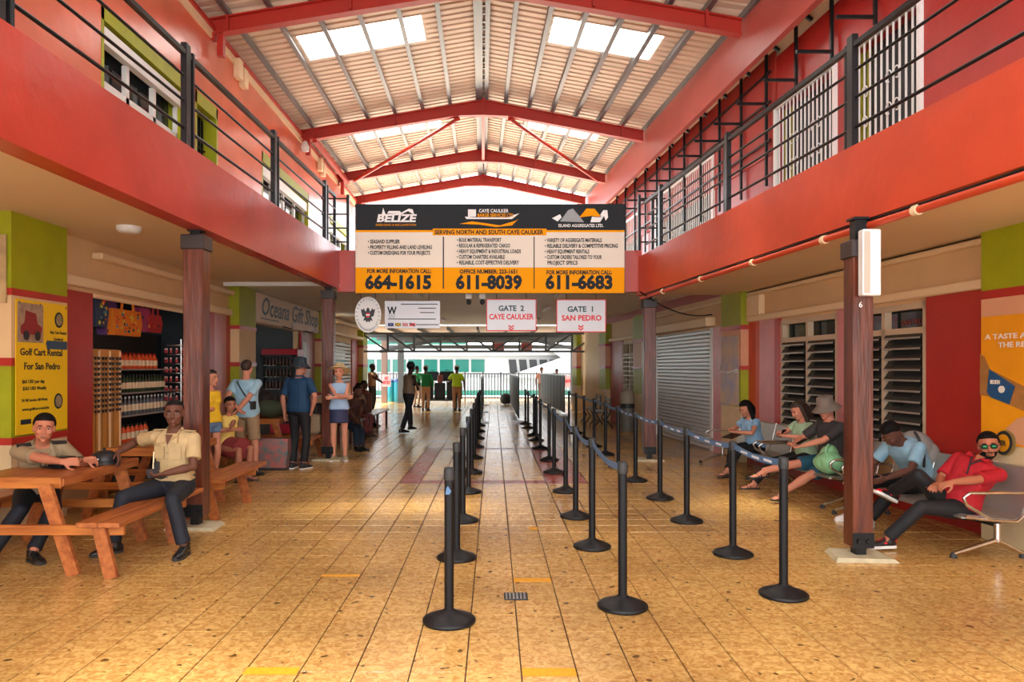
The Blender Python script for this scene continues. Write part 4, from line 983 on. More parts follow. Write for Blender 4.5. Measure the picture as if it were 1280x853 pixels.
MB().box(-4.98, -4.78, 7.055, 7.07, 2.28, 2.95).build('sheet', mat('tan_poster', srgb(200, 170, 120), .5, 0, 0, 1, .4, 5), t, world=True)

# shop 1 interior
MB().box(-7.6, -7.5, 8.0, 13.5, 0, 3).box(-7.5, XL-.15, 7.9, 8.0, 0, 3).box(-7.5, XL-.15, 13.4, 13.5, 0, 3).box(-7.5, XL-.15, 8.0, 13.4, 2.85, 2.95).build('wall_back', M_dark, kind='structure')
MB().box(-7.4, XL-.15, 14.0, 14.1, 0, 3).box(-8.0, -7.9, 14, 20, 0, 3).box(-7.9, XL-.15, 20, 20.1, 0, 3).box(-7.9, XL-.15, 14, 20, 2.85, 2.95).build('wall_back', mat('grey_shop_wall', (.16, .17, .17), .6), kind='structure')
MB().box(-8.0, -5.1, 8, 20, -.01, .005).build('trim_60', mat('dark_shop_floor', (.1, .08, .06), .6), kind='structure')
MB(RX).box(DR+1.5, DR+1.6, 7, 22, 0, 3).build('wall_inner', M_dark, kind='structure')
sX = -5.4
def at_x(px, py, x): Y = x/((px-617)/900); return Vector((x, Y, PZ(py, Y)))
# hanging bags
def bag(lab, px0, px1, py0, py1, m, dots, x=-5.02, strap=None):
    a = at_x(px0, py1, x); b_ = at_x(px1, py0, x); z0, z1 = PZ(py1, (a.y+b_.y)/2), PZ(py0, (a.y+b_.y)/2)
    t = thing('tote_bag', lab, 'bag', (x, (a.y+b_.y)/2, z0)); y0, y1 = a.y, b_.y
    mb = MB(); mb.loft([[(x-.07, y0, z1), (x+.03, y0, z1), (x+.03, y1, z1), (x-.07, y1, z1)], [(x-.1, y0-.01, (z0+z1)/2), (x+.05, y0-.01, (z0+z1)/2), (x+.05, y1+.01, (z0+z1)/2), (x-.1, y1+.01, (z0+z1)/2)], [(x-.07, y0+.02, z0), (x+.04, y0+.02, z0), (x+.04, y1-.02, z0), (x-.07, y1-.02, z0)]], smooth=False)
    mb.build('body', m, t, world=True)
    yc = (y0+y1)/2; hw = (y1-y0)*.22
    MB().tube([(x+.03, yc-hw, z1), (x+.03, yc-hw*.8, z1+.16), (x+.02, yc-hw*.3, z1+.24), (x+.02, yc+hw*.3, z1+.24), (x+.03, yc+hw*.8, z1+.16), (x+.03, yc+hw, z1)], .018, 6).build('strap', strap or m, t, world=True)
    r = random.Random(px0)
    for k in range(dots):
        yy = r.uniform(y0+.05, y1-.05); zz = r.uniform(z0+.04, z1-.03); rr = r.uniform(.012, .028)
        MB().lathe([(rr, 0), (rr*.7, .006)], n=8).build('motif', mat('motif_%d' % (k % 5), [(.6, .05, .03), (.02, .02, .02), (.75, .35, .02), (.03, .2, .25), (.6, .5, .05)][k % 5], .6), t).matrix_local = wm(t).inverted() @ Matrix.Translation((x+.052, yy, zz)) @ Matrix.Rotation(math.pi/2, 4, 'Y')
    return t
bag('round-motif dark tote bag hanging at the shop corner', 115, 131, 372, 409, mat('navy_cloth', (.03, .05, .1), .7), 22, strap=mat('blue_cloth', (.03, .15, .35), .7))
bag('purple tote bag hanging behind the orange one', 127, 143, 374, 419, mat('purple_cloth', (.13, .05, .2), .7), 4, x=-5.12)
bag('orange tote bag with printed motifs hanging in the shop', 139, 173, 388, 420, mat('orange_cloth', srgb(222, 120, 20), .7), 40)
bag('magenta tote bag hanging right of the orange one', 171, 185, 385, 415, mat('magenta_cloth', (.35, .04, .12), .7), 4, x=-5.12)
bag('red bag hanging farthest right in the shop', 184, 199, 394, 416, mat('red_cloth', (.4, .02, .02), .7), 2, x=-5.1)
# sunglasses rack
rk = thing('sunglasses_rack', 'tan pegboard display rack of sunglasses at the shop entrance', 'display rack', (-5.06, 9.35, .4))
p0 = at_x(112, 434, -5.06); p1 = at_x(151, 434, -5.06)
M_peg = mat('tan_pegboard', srgb(206, 140, 60), .5)
MB().box(-5.12, -5.06, p0.y+.02, p1.y, .35, 1.88).build('board', M_peg, rk, world=True)
for f in (.28, .62, .96): MB().box(-5.06, -5.045, p0.y+(p1.y-p0.y)*f-.012, p0.y+(p1.y-p0.y)*f+.012, .35, 1.86).build('rail', M_mould, rk, world=True)
hol = MB()
for f in (.18, .38, .54, .74):
    for k in range(30): hol.box(-5.06, -5.055, p0.y+(p1.y-p0.y)*f-.008, p0.y+(p1.y-p0.y)*f+.008, .4+k*.03, .415+k*.03)
hol.build('peg_holes', M_dark, rk, world=True, kind='stuff')
M_lens = mat('dark_lens', (.02, .02, .025), .1)
def glasses():
    t = thing('sunglasses', 'pair of dark sunglasses on the tan pegboard rack', 'sunglasses', (0, 0, 0), group='sunglasses on the pegboard rack')
    MB().ell((0, -.035, 0), (.008, .028, .021), 10, 6).ell((0, .035, 0), (.008, .028, .021), 10, 6).build('lenses', M_lens, t)
    MB().bar((0, -.07, .015), (0, .07, .015), .008, .008).bar((0, -.07, .015), (-.05, -.07, .01), .004, .008).bar((0, .07, .015), (-.05, .07, .01), .004, .008).build('frame', M_rubber, t)
    return t
g0 = glasses(); n = 0; yw = p1.y-p0.y
for r_ in range(11):
    for c in range(4):
        pos = (-5.03, p0.y+yw*(.16+.23*c), 1.80-.068*r_-.04)
        if n == 0: g0.location = pos
        else: dup(g0, pos)
        n += 1
# shelves with bottles
shf = thing('shop_shelving', 'dark metal shelving filled with bottles inside the shop', 'shelf', (-5.5, 10.6, 0))
y0s, y1s = 9.75, 12.3
for z in (.55, .95, 1.28, 1.62): MB().box(-5.75, -5.25, y0s, y1s, z-.02, z).build('shelf_board', mat('pale_shelf', (.35, .33, .3), .5), shf, world=True)
for y in (y0s, y1s): MB().box(-5.75, -5.7, y, y+.04, 0, 2.2).box(-5.28, -5.24, y, y+.03, 0, 1.64).build('upright', M_black, shf, world=True)
MB().box(-5.78, -5.75, y0s, y1s, 0, 2.2).build('back_panel', M_dark, shf, world=True)
def bottle(lab, m, cm_, grp, h=.2, r=.032):
    t = thing('bottle', lab, 'bottle', (0, 0, 0), group=grp)
    MB().lathe([(r*.9, 0), (r, .01), (r, h*.65), (r*.45, h*.82), (r*.4, h*.9)], n=12).build('body', m, t); MB().lathe([(r*.45, h*.88), (r*.45, h), (0.001, h)], n=10).build('cap', cm_, t)
    MB().lathe([(r*1.02, h*.2), (r*1.02, h*.55)], n=12, caps=False).build('label_band', M_mould, t)
    return t
def row(proto, xs, z, n_, y0, dy):
    for k in range(n_):
        if k == 0: proto.location = (xs, y0, z)
        else: dup(proto, (xs, y0+dy*k, z))
Mo = mat('orange_plastic', srgb(226, 84, 24), .4); Mg = mat('green_sauce', srgb(40, 60, 30), .2); Mr = mat('red_sauce', srgb(180, 30, 20), .2); My = mat('yellow_sauce', srgb(210, 160, 40), .2)
row(bottle('orange bottle on the upper shelf of the shop', Mo, Mr, 'orange bottles on the upper shelf', .24, .05), -5.4, 1.62, 13, 9.95, .125)
row(bottle('dark sauce bottle with pale label on the middle shelf', Mg, M_ink, 'dark bottles on the middle shelf', .26), -5.36, 1.28, 17, 10.15, .095)
row(bottle('red sauce bottle at the left end of the middle shelf', Mr, My, 'red bottles on the middle shelf', .26), -5.36, 1.28, 3, 9.85, .095)
row(bottle('clear dark bottle with pale label on the lower shelf', mat('grey_bottle', (.12, .12, .12), .2), M_whitep, 'pale-labelled bottles on the lower shelf', .27), -5.36, .95, 20, 9.9, .115)
row(bottle('orange bottle on the lowest shelf of the shop', Mo, M_ink, 'orange bottles on the lowest shelf', .26, .045), -5.36, .55, 10, 9.9, .13)
# red-white souvenir stand
ss = thing('souvenir_stand', 'rotating wire stand of small red and white souvenirs by the column', 'display rack', (-5.08, 11.7, .9))
MB().tube([(0, 0, 0), (0, 0, 1.2)], .02, 8).build('pole', M_chrome, ss)
MB().lathe([(.25, -.9), (.25, -.87), (.03, -.85), (.03, 0)], n=16).build('base', M_black, ss)
for z in np.arange(.05, 1.2, .15): MB().tube([(.22*math.cos(a), .28*math.sin(a), z) for a in np.linspace(0, 6.28, 13)], .006, 5).build('wire_ring', M_chrome, ss)
def souv():
    t = thing('souvenir_figure', 'tiny red and white souvenir on the rotating wire stand', 'souvenir', (0, 0, 0), group='souvenirs on the wire stand')
    MB().ell((0, 0, .03), (.022, .022, .03), 8, 6).build('body', mat('souvenir_red', (.5, .05, .06), .4), t); MB().ell((0, 0, .07), (.018, .018, .018), 8, 6).build('head', mat('souvenir_pink', (.7, .45, .42), .4), t); return t
s0 = souv(); n = 0
for z in np.arange(.06, 1.1, .15):
    for a in np.arange(-2.6, .8, .42):
        pos = (-5.08+.22*math.cos(a)*1, 11.7+.28*math.sin(a)*1, .905+z)
        if n == 0: s0.location = pos
        else: dup(s0, pos)
        n += 1
tag(MB().bbox(-7.4, -7.3, 9.2, 10.5, 1.6, 2.2, .02).build('wall_cabinet', mat('dull_green', (.04, .12, .04), .5)), 'dull green cabinet on the back wall of the shop', 'cabinet')
t = thing('strip_light', 'lit tube light deep inside the bag shop', 'lamp', (-6.6, 11.5, 2.5)); MB().box(-.03, .03, -1.0, 1.0, 0, .04).build('tube', mat('lit_tube', (.9, .95, 1), .4, emit=6), t)
MB().box(-.05, .05, -1.02, 1.02, .04, .1).build('housing', M_whitep, t)
tag(MB().bbox(-4.15, -3.75, 8.3, 8.75, .765, .80, .01).build('yellow_cloth', mat('yellow_fabric', srgb(220, 180, 20), .8)), 'folded yellow cloth lying on the second picnic table', 'cloth')

# Oceana gift shop sign
os_ = thing('shop_sign', 'long pale board lettered Oceana Gift Shop in script', 'sign', (-4.8, 17.3, 2.56))
MB().bbox(-4.86, -4.80, 14.6, 20.0, 2.56, 3.17, .01).build('board', mat('pale_pink_board', srgb(240, 214, 190), .5), os_, world=True)
text('Oceana Gift Shop', .55, mat('slate_lettering', srgb(84, 104, 118), .5), os_, (-4.79, 17.2, 2.90), (0, 1, 0), (0, 0, 1), bold=.006, shear=.3, maxw=4.7)
MB().box(-4.80, -4.795, 14.85, 16.1, 2.65, 2.67).build('lettering_rule', MATS['slate_lettering'], os_, world=True)
for y in (16.4, 18.3):
    MB().tube([(-4.82, y, 2.58), (-4.6, y, 2.52), (-4.55, y, 2.6)], .012, 6).build('lamp_arm', M_black, os_, world=True); MB().ell((-4.55, y, 2.6), (.05, .05, .05), 10, 8).build('lamp_head', M_whitep, os_, world=True)
# drinks fridge
fX, fY = -5.30, 17.8; fr_ = thing('drinks_fridge', 'red and black glass-door drinks fridge in the gift shop entrance', 'fridge', (fX, fY, 0))
MB().bbox(-.45, .45, 0, .6, 0, 2.1, .02).build('cabinet', mat('fridge_red', srgb(190, 20, 40), .35), fr_)
MB().box(-.38, .38, -.012, -.0, .25, 1.9).build('interior', M_dark, fr_)
for z in (.5, .8, 1.1, 1.4, 1.68): MB().box(-.36, .36, -.1, -.012, z, z+.015).build('shelf', M_chrome, fr_)
MB().box(-.43, -.36, -.11, 0, .2, 1.95).box(.36, .43, -.11, 0, .2, 1.95).box(-.43, .43, -.11, 0, 1.9, 1.95).build('door_frame', M_rubber, fr_)
MB().box(.37, .40, -.14, -.11, .9, 1.3).build('handle', M_chrome, fr_)
c0 = thing('drink_bottle', 'small bottle on a shelf of the drinks fridge', 'bottle', (0, 0, 0), group='bottles in the drinks fridge')
MB().lathe([(.025, 0), (.03, .01), (.03, .12), (.015, .16), (.015, .18)], n=10).build('body', mat('cola', (.10, .05, .03), .2), c0)
n = 0
for z in (.515, .815, 1.115, 1.415, 1.695):
    for k in range(8):
        pos = (fX-.3+.085*k, fY-.06, z)
        if n == 0: c0.location = pos
        else: dup(c0, pos)
        n += 1
t = thing('shop_counter', 'dark counter with a pale top inside the gift shop entrance', 'counter', (-5.3, 15.9, 0))
MB().bbox(-5.6, -5.15, 15.2, 16.6, 0, .95, .02).build('body', M_dark, t, world=True); MB().bbox(-5.65, -5.1, 15.15, 16.65, .95, 1.0, .01).build('top', M_mould, t, world=True)
t = thing('red_kiosk', 'tall red framed display with a white panel by the gift shop', 'display', (-5.0, 18.6, 0))
MB().bbox(-4.98, -4.88, 18.3, 18.95, 0, 2.5, .01).build('frame', M_wallred, t, world=True); MB().box(-4.88, -4.87, 18.4, 18.8, 1.7, 2.3).build('panel', M_whitep, t, world=True)
# far left window shutter
t = MB().box(XL-.1, XL-.08, 21.8, 25, 1.0, 2.45).build('window_30', M_glass, kind='structure')
for k in range(12): MB().box(XL-.06, XL+.0, 21.85, 24.95, 1.04+k*.118, 1.12+k*.118).build('shutter_slat', M_wframe, t, world=True)
# ================================================================ PEOPLE
def voxel(mb, name, mats, parent, vox, smooth=2, wr=0, seed=0, colour=None):
    o = mb.build(name, mats, parent)
    md = o.modifiers.new('r', 'REMESH'); md.mode = 'VOXEL'; md.voxel_size = vox; md.use_smooth_shade = True
    ms = o.modifiers.new('s', 'SMOOTH'); ms.iterations = smooth; ms.factor = .5
    dg = bpy.context.evaluated_depsgraph_get(); dg.update(); me = bpy.data.meshes.new_from_object(o.evaluated_get(dg)); o.modifiers.clear(); o.data = me
    n = len(me.vertices); co = np.empty(n*3); me.vertices.foreach_get('co', co); co = co.reshape(-1, 3)
    if wr:
        nm = np.empty(n*3); me.vertices.foreach_get('normal', nm); nm = nm.reshape(-1, 3)
        r = np.random.RandomState(seed); d = np.zeros(n)
        for f in (14, 24, 40, 62):
            a = r.normal(size=3); a /= np.linalg.norm(a); b = r.normal(size=3); b /= np.linalg.norm(b)
            d += np.sin(co@a*f+2.2*np.sin(co@b*f*.45+r.rand()*6))*14/f*.6
        co = co+nm*(d*wr)[:, None]; me.vertices.foreach_set('co', co.ravel())
    me.materials.clear()
    for m in (mats if isinstance(mats, (list, tuple)) else [mats]): me.materials.append(m)
    np_ = len(me.polygons); mi = np.zeros(np_, dtype=np.int32)
    if colour:
        ce = np.empty(np_*3); me.polygons.foreach_get('center', ce); mi = colour(ce.reshape(-1, 3)).astype(np.int32)
    me.polygons.foreach_set('material_index', mi); me.polygons.foreach_set('use_smooth', np.ones(np_, dtype=bool)); me.update()
    return o
def ik(a, t, l1, l2, hint):
    a = Vector(a); t = Vector(t); d = t-a; L = d.length; mx = (l1+l2)*.998
    if L > mx: t = a+d*(mx/L); d = t-a; L = mx
    L = max(L, abs(l1-l2)+.01); dn = d.normalized(); h = Vector(hint); h = h-dn*h.dot(dn)
    if h.length < 1e-4: h = dn.orthogonal()
    h.normalize(); c = (l1*l1+L*L-l2*l2)/(2*l1*L); c = max(-1, min(1, c))
    return a+dn*l1*c+h*l1*math.sqrt(1-c*c), t
def Mc(r, g, b, n=None, rough=.75): return mat('cloth_%d_%d_%d' % (r, g, b), srgb(r, g, b), rough, 0, .12, 60, .12, 12)
def Ms(r, g, b): return mat('skin_%d_%d_%d' % (r, g, b), srgb(r, g, b), .62, 0, .03, 80, .08, 10, spec=.3)
M_eye = mat('eye_white', (.42, .38, .35), .3); M_iris = mat('dark_iris', (.015, .01, .008), .15)
MALE = [(-.10,.08,.06),(-.05,.15,.10),(.03,.165,.115),(.10,.157,.11),(.18,.147,.104),(.26,.152,.106),(.34,.166,.113),(.41,.172,.110),(.455,.155,.095),(.49,.10,.072),(.52,.062,.058),(.57,.054,.056),(.63,.052,.055)]
FEM = [(-.10,.08,.06),(-.05,.15,.10),(.03,.165,.115),(.10,.150,.105),(.18,.122,.092),(.26,.125,.095),(.34,.142,.104),(.41,.150,.100),(.455,.135,.085),(.49,.085,.062),(.52,.05,.05),(.57,.045,.047),(.63,.044,.047)]
def person(label, x, y, yaw, s=1., pel=(0, 0, .93), lean=0, side=0, twist=0, head=(0, 0, 0), hl=None, hr=None, el=(1, .6, -.3), er=(-1, .6, -.3), fl=None, fr=None,
           kl=(.1, -1, 0), kr=(-.1, -1, 0), tl=12, tr=-12, toep=(0, 0), curl=(35, 35), skin=(150, 100, 75), lip=None, hair=None, top=None, bottom=None, shoes=None, hat=None, fem=False, vox=.011,
           handdir=(None, None), palmn=(None, None), eyes=True, group=None, fat=0, wr=.0028, seed=1, world_t=True):
    t = thing('person', label, 'person', (x, y, 0), math.radians(yaw), group)
    Rz = Matrix.Rotation(-math.radians(yaw), 3, 'Z')
    def Lc(p): return (Rz @ (Vector(p)-Vector((x, y, 0)))) / s
    def Ld(p): return Rz @ Vector(p)
    t.scale = (1, 1, 1)
    W_t = wm(t)
    # ---- joints (unscaled local)
    P0 = Vector(pel); la = math.radians(lean); sa = math.radians(side)
    u = Vector((math.sin(sa), -math.sin(la), math.cos(la)*math.cos(sa))).normalized()
    tw = math.radians(twist); Xc = Vector((math.cos(tw), math.sin(tw), 0)); Xc = (Xc-u*Xc.dot(u)).normalized(); Yc = u.cross(Xc)
    X0 = Vector((1, 0, 0)); u0 = (Vector((0, 0, 1))*.5+u*.5).normalized()
    def spine(h):
        f = max(0, min(1, h/.5)); p = P0+u0*min(h, 0)+(u0*(1-f*.5)+u*(f*.5)).normalized()*max(h, 0)
        xa = X0.lerp(Xc, f).normalized(); uu = u0.lerp(u, min(1, f*1.3)).normalized(); xa = (xa-uu*xa.dot(uu)).normalized(); return p, xa, uu.cross(xa), uu
    TB = FEM if fem else MALE
    def ring(h, hw, hd, inf=0, n=20, yo=0):
        p, xa, ya, uu = spine(h); o = []
        for k in range(n):
            a = 2*math.pi*k/n; ca, sn = math.cos(a), math.sin(a); e = .8
            cx = math.copysign(abs(ca)**e, ca); sy = math.copysign(abs(sn)**e, sn)
            b = fat*math.exp(-((h-.14)/.11)**2) if sn < 0 else 0
            o.append(p+xa*cx*(hw+inf+fat*.3)+ya*(sy*(hd+inf+b)+yo))
        return o
    def surf(xx, h, inf=.02):
        hs = [b[0] for b in TB]; hw = np.interp(h, hs, [b[1] for b in TB])+inf; hd = np.interp(h, hs, [b[2] for b in TB])+inf+fat*math.exp(-((h-.14)/.11)**2)
        p, xa, ya, uu = spine(h); q = max(0, 1-abs(xx/hw)**2.5)**(.4)
        return p+xa*xx-ya*hd*q, xa, -ya, uu
    pc, xc, yc, uc = spine(.44); sw = .155 if fem else .178
    SL, SR = pc+xc*sw, pc-xc*sw; ua, fa = .275, .25
    if hl is None: hl = SL+Vector((.10, -.03, -.5))
    else: hl = Lc(hl)
    if hr is None: hr = SR+Vector((-.10, -.03, -.5))
    else: hr = Lc(hr)
    EL_, WL_ = ik(SL, hl, ua, fa, el); ER_, WR_ = ik(SR, hr, ua, fa, er)
    HL, HR = P0+Vector((.09, 0, -.01)), P0+Vector((-.09, 0, -.01))
    fl = P0*0+Vector((.10, .03, .085)) if fl is None else Lc(fl); fr = Vector((-.10, .03, .085)) if fr is None else Lc(fr)
    th, sh = .43, .415
    KL, AL = ik(HL, fl, th, sh, kl); KR, AR = ik(HR, fr, th, sh, kr)
    pn = spine(.50)[0]; hy, hp_, hrl = [math.radians(a) for a in head]
    Hm = (Matrix.Rotation(hy, 3, 'Z') @ Matrix.Rotation(hp_, 3, 'X') @ Matrix.Rotation(hrl, 3, 'Y'))   # pitch>0 = looking down
    hc = pn+(u*.6+Hm @ Vector((0, 0, 1))*.4).normalized()*.172+Hm @ Vector((0, -.022, 0))
    Hm = Hm*1.06
    def hp(v): return hc+Hm @ Vector(v)
    msk = Ms(*skin); lipc = lip or tuple(int(c*.78) for c in skin); mlip = Ms(*lipc)
    sc = lambda mb: setattr(mb, 'v', [tuple(Vector(v)*s) for v in mb.v]) or mb
    # ---- body
    mb = MB(); inf = -.006
    mb.loft([ring(h, a-.006, b-.006) for h, a, b in TB])
    mb.tube([spine(.47)[0], spine(.52)[0], hp((0, .012, -.06))], [.062 if not fem else .05, .055 if not fem else .046, .052 if not fem else .045], 14)
    for c, r in (((0, .015, .035), (.076, .094, .082)), ((0, -.018, -.018), (.067, .074, .095)), ((0, -.032, -.062), (.054, .05, .044)), ((0, -.070, -.096), (.021, .017, .017)), ((0, -.094, -.012), (.010, .016, .030)),
                 ((0, -.102, -.032), (.0155, .014, .011)), ((.03, -.079, .026), (.026, .013, .008)), ((-.03, -.079, .026), (.026, .013, .008)), ((.038, -.068, -.024), (.024, .022, .022)), ((-.038, -.068, -.024), (.024, .022, .022)),
                 ((0, -.087, -.061), (.025, .011, .0065)), ((0, -.085, -.072), (.021, .012, .0075)), ((.075, .012, -.008), (.010, .020, .032)), ((-.075, .012, -.008), (.010, .020, .032))):
        mb.ell(hp(c), r, 14, 10, M_=Hm)
    if fem:
        for sg in (-1, 1): q, xa, ya, uu = surf(sg*.065, .335, 0); mb.ell(q-ya*.02, (.058, .055, .058))
    for (Sh, E_, Wr_) in ((SL, EL_, WL_), (SR, ER_, WR_)):
        k = .86 if fem else 1
        mb.ell(Sh-xc*(.01 if Sh is SL else -.01), (.058*k,)*3)
        mb.tube([Sh, Sh.lerp(E_, .35), E_, E_.lerp(Wr_, .28), Wr_.lerp(E_, .25), Wr_], [.052*k, .049*k, .039*k, .042*k, .031*k, .026*k], 12); mb.ell(E_, (.039*k,)*3)
    for (H_, K_, A_, tt, tp) in ((HL, KL, AL, tl, toep[0]), (HR, KR, AR, tr, toep[1])):
        k = .92 if fem else 1
        mb.tube([H_, H_.lerp(K_, .3), H_.lerp(K_, .75), K_, K_.lerp(A_, .3), K_.lerp(A_, .6), A_], [.085*k, .082*k, .06*k, .052*k, .057*k, .045*k, .036*k], 14); mb.ell(K_, (.053*k,)*3)
        a = math.radians(tt); fd = Vector((math.sin(a)*math.cos(math.radians(tp)), -math.cos(a)*math.cos(math.radians(tp)), -math.sin(math.radians(tp)))); up_ = (Vector((0, 0, 1))-fd*fd.z).normalized(); sd = fd.cross(up_)
        Fb = A_-up_*.05
        mb.loft([[Fb+fd*d_+sd*(w_*math.cos(q))+up_*(zc+hh*math.sin(q)) for q in np.linspace(0, 2*math.pi, 12, endpoint=False)] for d_, w_, hh, zc in ((-.065, .022, .022, 0), (-.045, .032, .034, .005), (0, .036, .05, .02), (.06, .04, .032, .004), (.12, .046, .020, -.012), (.165, .038, .013, -.018), (.178, .02, .008, -.02))])
    # hands
    HANDS = []
    for i, (E_, Wr_, hd_, pn_, cu) in enumerate(((EL_, WL_, handdir[0], palmn[0], curl[0]), (ER_, WR_, handdir[1], palmn[1], curl[1]))):
        d = (Wr_-E_).normalized() if hd_ is None else Ld(hd_).normalized()
        sg = 1 if i == 0 else -1
        nrm = (Vector((-sg, 0, 0)) if pn_ is None else Ld(pn_)); nrm = (nrm-d*nrm.dot(d))
        if nrm.length < .05: nrm = d.orthogonal()
        nrm.normalize(); sd = d.cross(nrm)*sg     # sd: towards little-finger or thumb side
        fwd = Vector((0, -1, 0)) if abs(d.z) > .6 else Vector((0, 0, 1))
        if sd.dot(fwd) < 0 and pn_ is None: sd = -sd
        k = .9 if fem else 1
        mb.loft([[Wr_+d*dd*k+sd*(w_*math.cos(q))*k+nrm*(hh*math.sin(q))*k for q in np.linspace(0, 2*math.pi, 12, endpoint=False)] for dd, w_, hh in ((-.02, .027, .019), (.02, .032, .017), (.05, .040, .016), (.085, .041, .013), (.092, .036, .009))])
        for off, L_, ex_ in ((.031, .066, 0), (.0105, .075, .1), (-.0105, .070, .15), (-.031, .056, .3)):
            p = Wr_+d*.082*k+sd*off*k; pts = [p]; a = math.radians(cu*.45)*(1+ex_)
            dd = d+sd*off*2.2; dd.normalize()
            for seg in (.42, .32, .26):
                dr = dd*math.cos(a)+nrm*math.sin(a); p = p+dr*L_*seg*k*1.05; pts.append(p); a += math.radians(cu)*(1+ex_*.5)
            mb.tube(pts, [.0092*k, .0086*k, .0078*k, .0062*k], 8)
        p = Wr_+d*.022*k+sd*.024*k; q1 = p+(d*.55+sd*.75+nrm*.3).normalized()*.042*k; q2 = q1+(d*.85+sd*.3+nrm*.4).normalized()*.032*k; q3 = q2+(d*.9+nrm*.45).normalized()*.024*k
        mb.tube([p, q1, q2, q3], [.014*k, .0115*k, .0095*k, .007*k], 8)
        HANDS.append((Wr_, d, nrm, sd))
    sc(mb)
    hcs = hc*s; HI = np.array(Hm.inverted())
    def colr(ce):
        q = (ce-np.array(hcs))@HI.T/s
        lipm = ((q[:, 0]/.024)**2+((q[:, 2]+.0665)/.0115)**2 < 1) & (q[:, 1] < -.078)
        m_ = np.where(lipm, 1, 0)
        if hair and hair.get('beard'):
            bd = (q[:, 1] < -.035) & (q[:, 2] < -.045) & (q[:, 2] > -.116) & (~lipm) & ((np.abs(q[:, 0]) > .03) | (q[:, 2] < -.082) | ((q[:, 2] > -.056) & (q[:, 2] < -.046)))
            m_ = np.where(bd, 2, m_)
        return m_
    body = voxel(mb, 'body', [msk, mlip, hair['m'] if hair else msk], t, vox, 2, colour=colr)
    if eyes:
        e1 = MB(); e2 = MB(); e3 = MB(); e4 = MB()
        for sg in (-1, 1):
            e1.ell(hp((sg*.031, -.0775, .003)), (.0125, .0118, .0065), 12, 8, M_=Hm); e2.ell(hp((sg*.031, -.0845, .003)), (.0062, .0058, .0062), 10, 6, M_=Hm)
            pts = [hp((sg*xx, -.0935+abs(xx-.03)*.35, zz)) for xx, zz in ((.014, .0235), (.026, .0285), (.04, .0275), (.05, .0215))]
            e3.tube(pts, [.0035, .0048, .0042, .002], 6)
            e4.tube([hp((sg*xx, yy, zz)) for xx, yy, zz in ((.018, -.086, .006), (.031, -.0915, .0115), (.045, -.084, .006))], [.002, .0028, .002], 6)
        sc(e1).build('eyes', M_eye, t); sc(e2).build('iris', M_iris, t); sc(e3).build('eyebrows', hair['m'] if hair else M_iris, t); sc(e4).build('eyelid', mlip, t)
    # ---- hair
    if hair:
        m = hair['m']; st = hair.get('style', 'short'); v2 = vox
        h_ = MB(); th_ = hair.get('th', .008)
        # cap built from rings above the hairline
        def caphair(front, back, th_):
            vs = []; n = 24; rows_ = 9; rings = []
            for i in range(rows_+1):
                f = i/rows_; rg = []
                for k in range(n):
                    a = 2*math.pi*k/n; fx = math.cos(a); fy = math.sin(a)    # fy<0 front
                    low = front if fy < -.35 else (front+(back-front)*min(1, (fy+.35)/.8))
                    z0 = low; phi0 = math.asin(max(-.99, min(.99, (z0-.035)/.082))); phi = phi0+(math.pi/2-phi0)*f
                    c_ = math.cos(phi); sn = math.sin(phi); ex = th_*(.25 if i == 0 else 1)
                    rg.append(hp((fx*c_*(.076+ex), .015+fy*c_*(.094+ex), .035+sn*(.082+ex*1.3))))
                rings.append(rg)
            h_.loft(rings)
            inner = [[hc+(p-hc)*.8 for p in r] for r in rings]
        if st == 'bald_cap': pass
        else: caphair(hair.get('front', .068), hair.get('back', -.04), th_)
        if st in ('long', 'pony'):
            b0 = hp((0, .085, .0))
            pr = [hp((0, .07, .06)), hp((0, .105, -.02)), hp((0, .10, -.10)), pc+yc*.125+uc*.02, pc+yc*.12-uc*.12]
            if st == 'long': 
                h_.tube(pr, [.06, .075, .07, .06, .03], 12)
                for sg in (-1, 1): h_.tube([hp((sg*.06, .0, .06)), hp((sg*.082, .0, -.01)), hp((sg*.08, .01, -.10)), hp((sg*.085, .0, -.19))], [.03, .03, .03, .012], 10)
            else:
                h_.ell(hp((0, .10, .02)), (.035, .03, .035)); h_.tube([hp((0, .11, .01)), hp((0, .13, -.08)), hp((0, .11, -.18))], [.025, .03, .01], 10)
        if st == 'front_long':
            for sg in (-1, 1): h_.tube([hp((sg*.05, .02, .06)), hp((sg*.078, .012, .0)), hp((sg*.086, .015, -.09)), hp((sg*.088, -.0, -.18)), hp((sg*.08, -.03, -.26))], [.034, .034, .036, .034, .014], 10)
            h_.tube([hp((0, .08, .04)), hp((0, .1, -.06)), hp((0, .09, -.16))], [.06, .07, .04], 12)
        if h_.v: voxel(sc(h_), 'hair', m, t, max(vox, .007), 1, wr=.0012, seed=seed)
    if hat:
        hm = MB(lambda v: tuple((hc+Hm @ (Vector(v)))*s)); k = hat['kind']
        if k == 'bucket': hm.lathe([(.05, .155), (.088, .14), (.098, .06), (.103, .05), (.16, -.005), (.165, -.012), (.155, -.008), (.10, .04), (.09, .04)], (0, .01, 0), 26)
        if k == 'straw':
            hm.xf = lambda v: tuple((hc+Hm @ (Matrix.Rotation(-.38, 3, 'X') @ Vector(v)))*s)
            hm.lathe([(.05, .165), (.085, .15), (.097, .06), (.11, .055), (.19, .045), (.20, .03), (.19, .038), (.10, .045)], (0, .01, 0), 28)
        if k == 'cap':
            hm.lathe([(.02, .135), (.06, .125), (.09, .08), (.098, .03), (.09, .03)], (0, .01, 0), 22)
            hm.loft([[(xx, -.075-.085*math.cos(xx*13), z+.0) for xx in np.linspace(-.07, .07, 9)]+[(xx, -.06, z+.012) for xx in np.linspace(.07, -.07, 9)] for z in (.028, .036)])
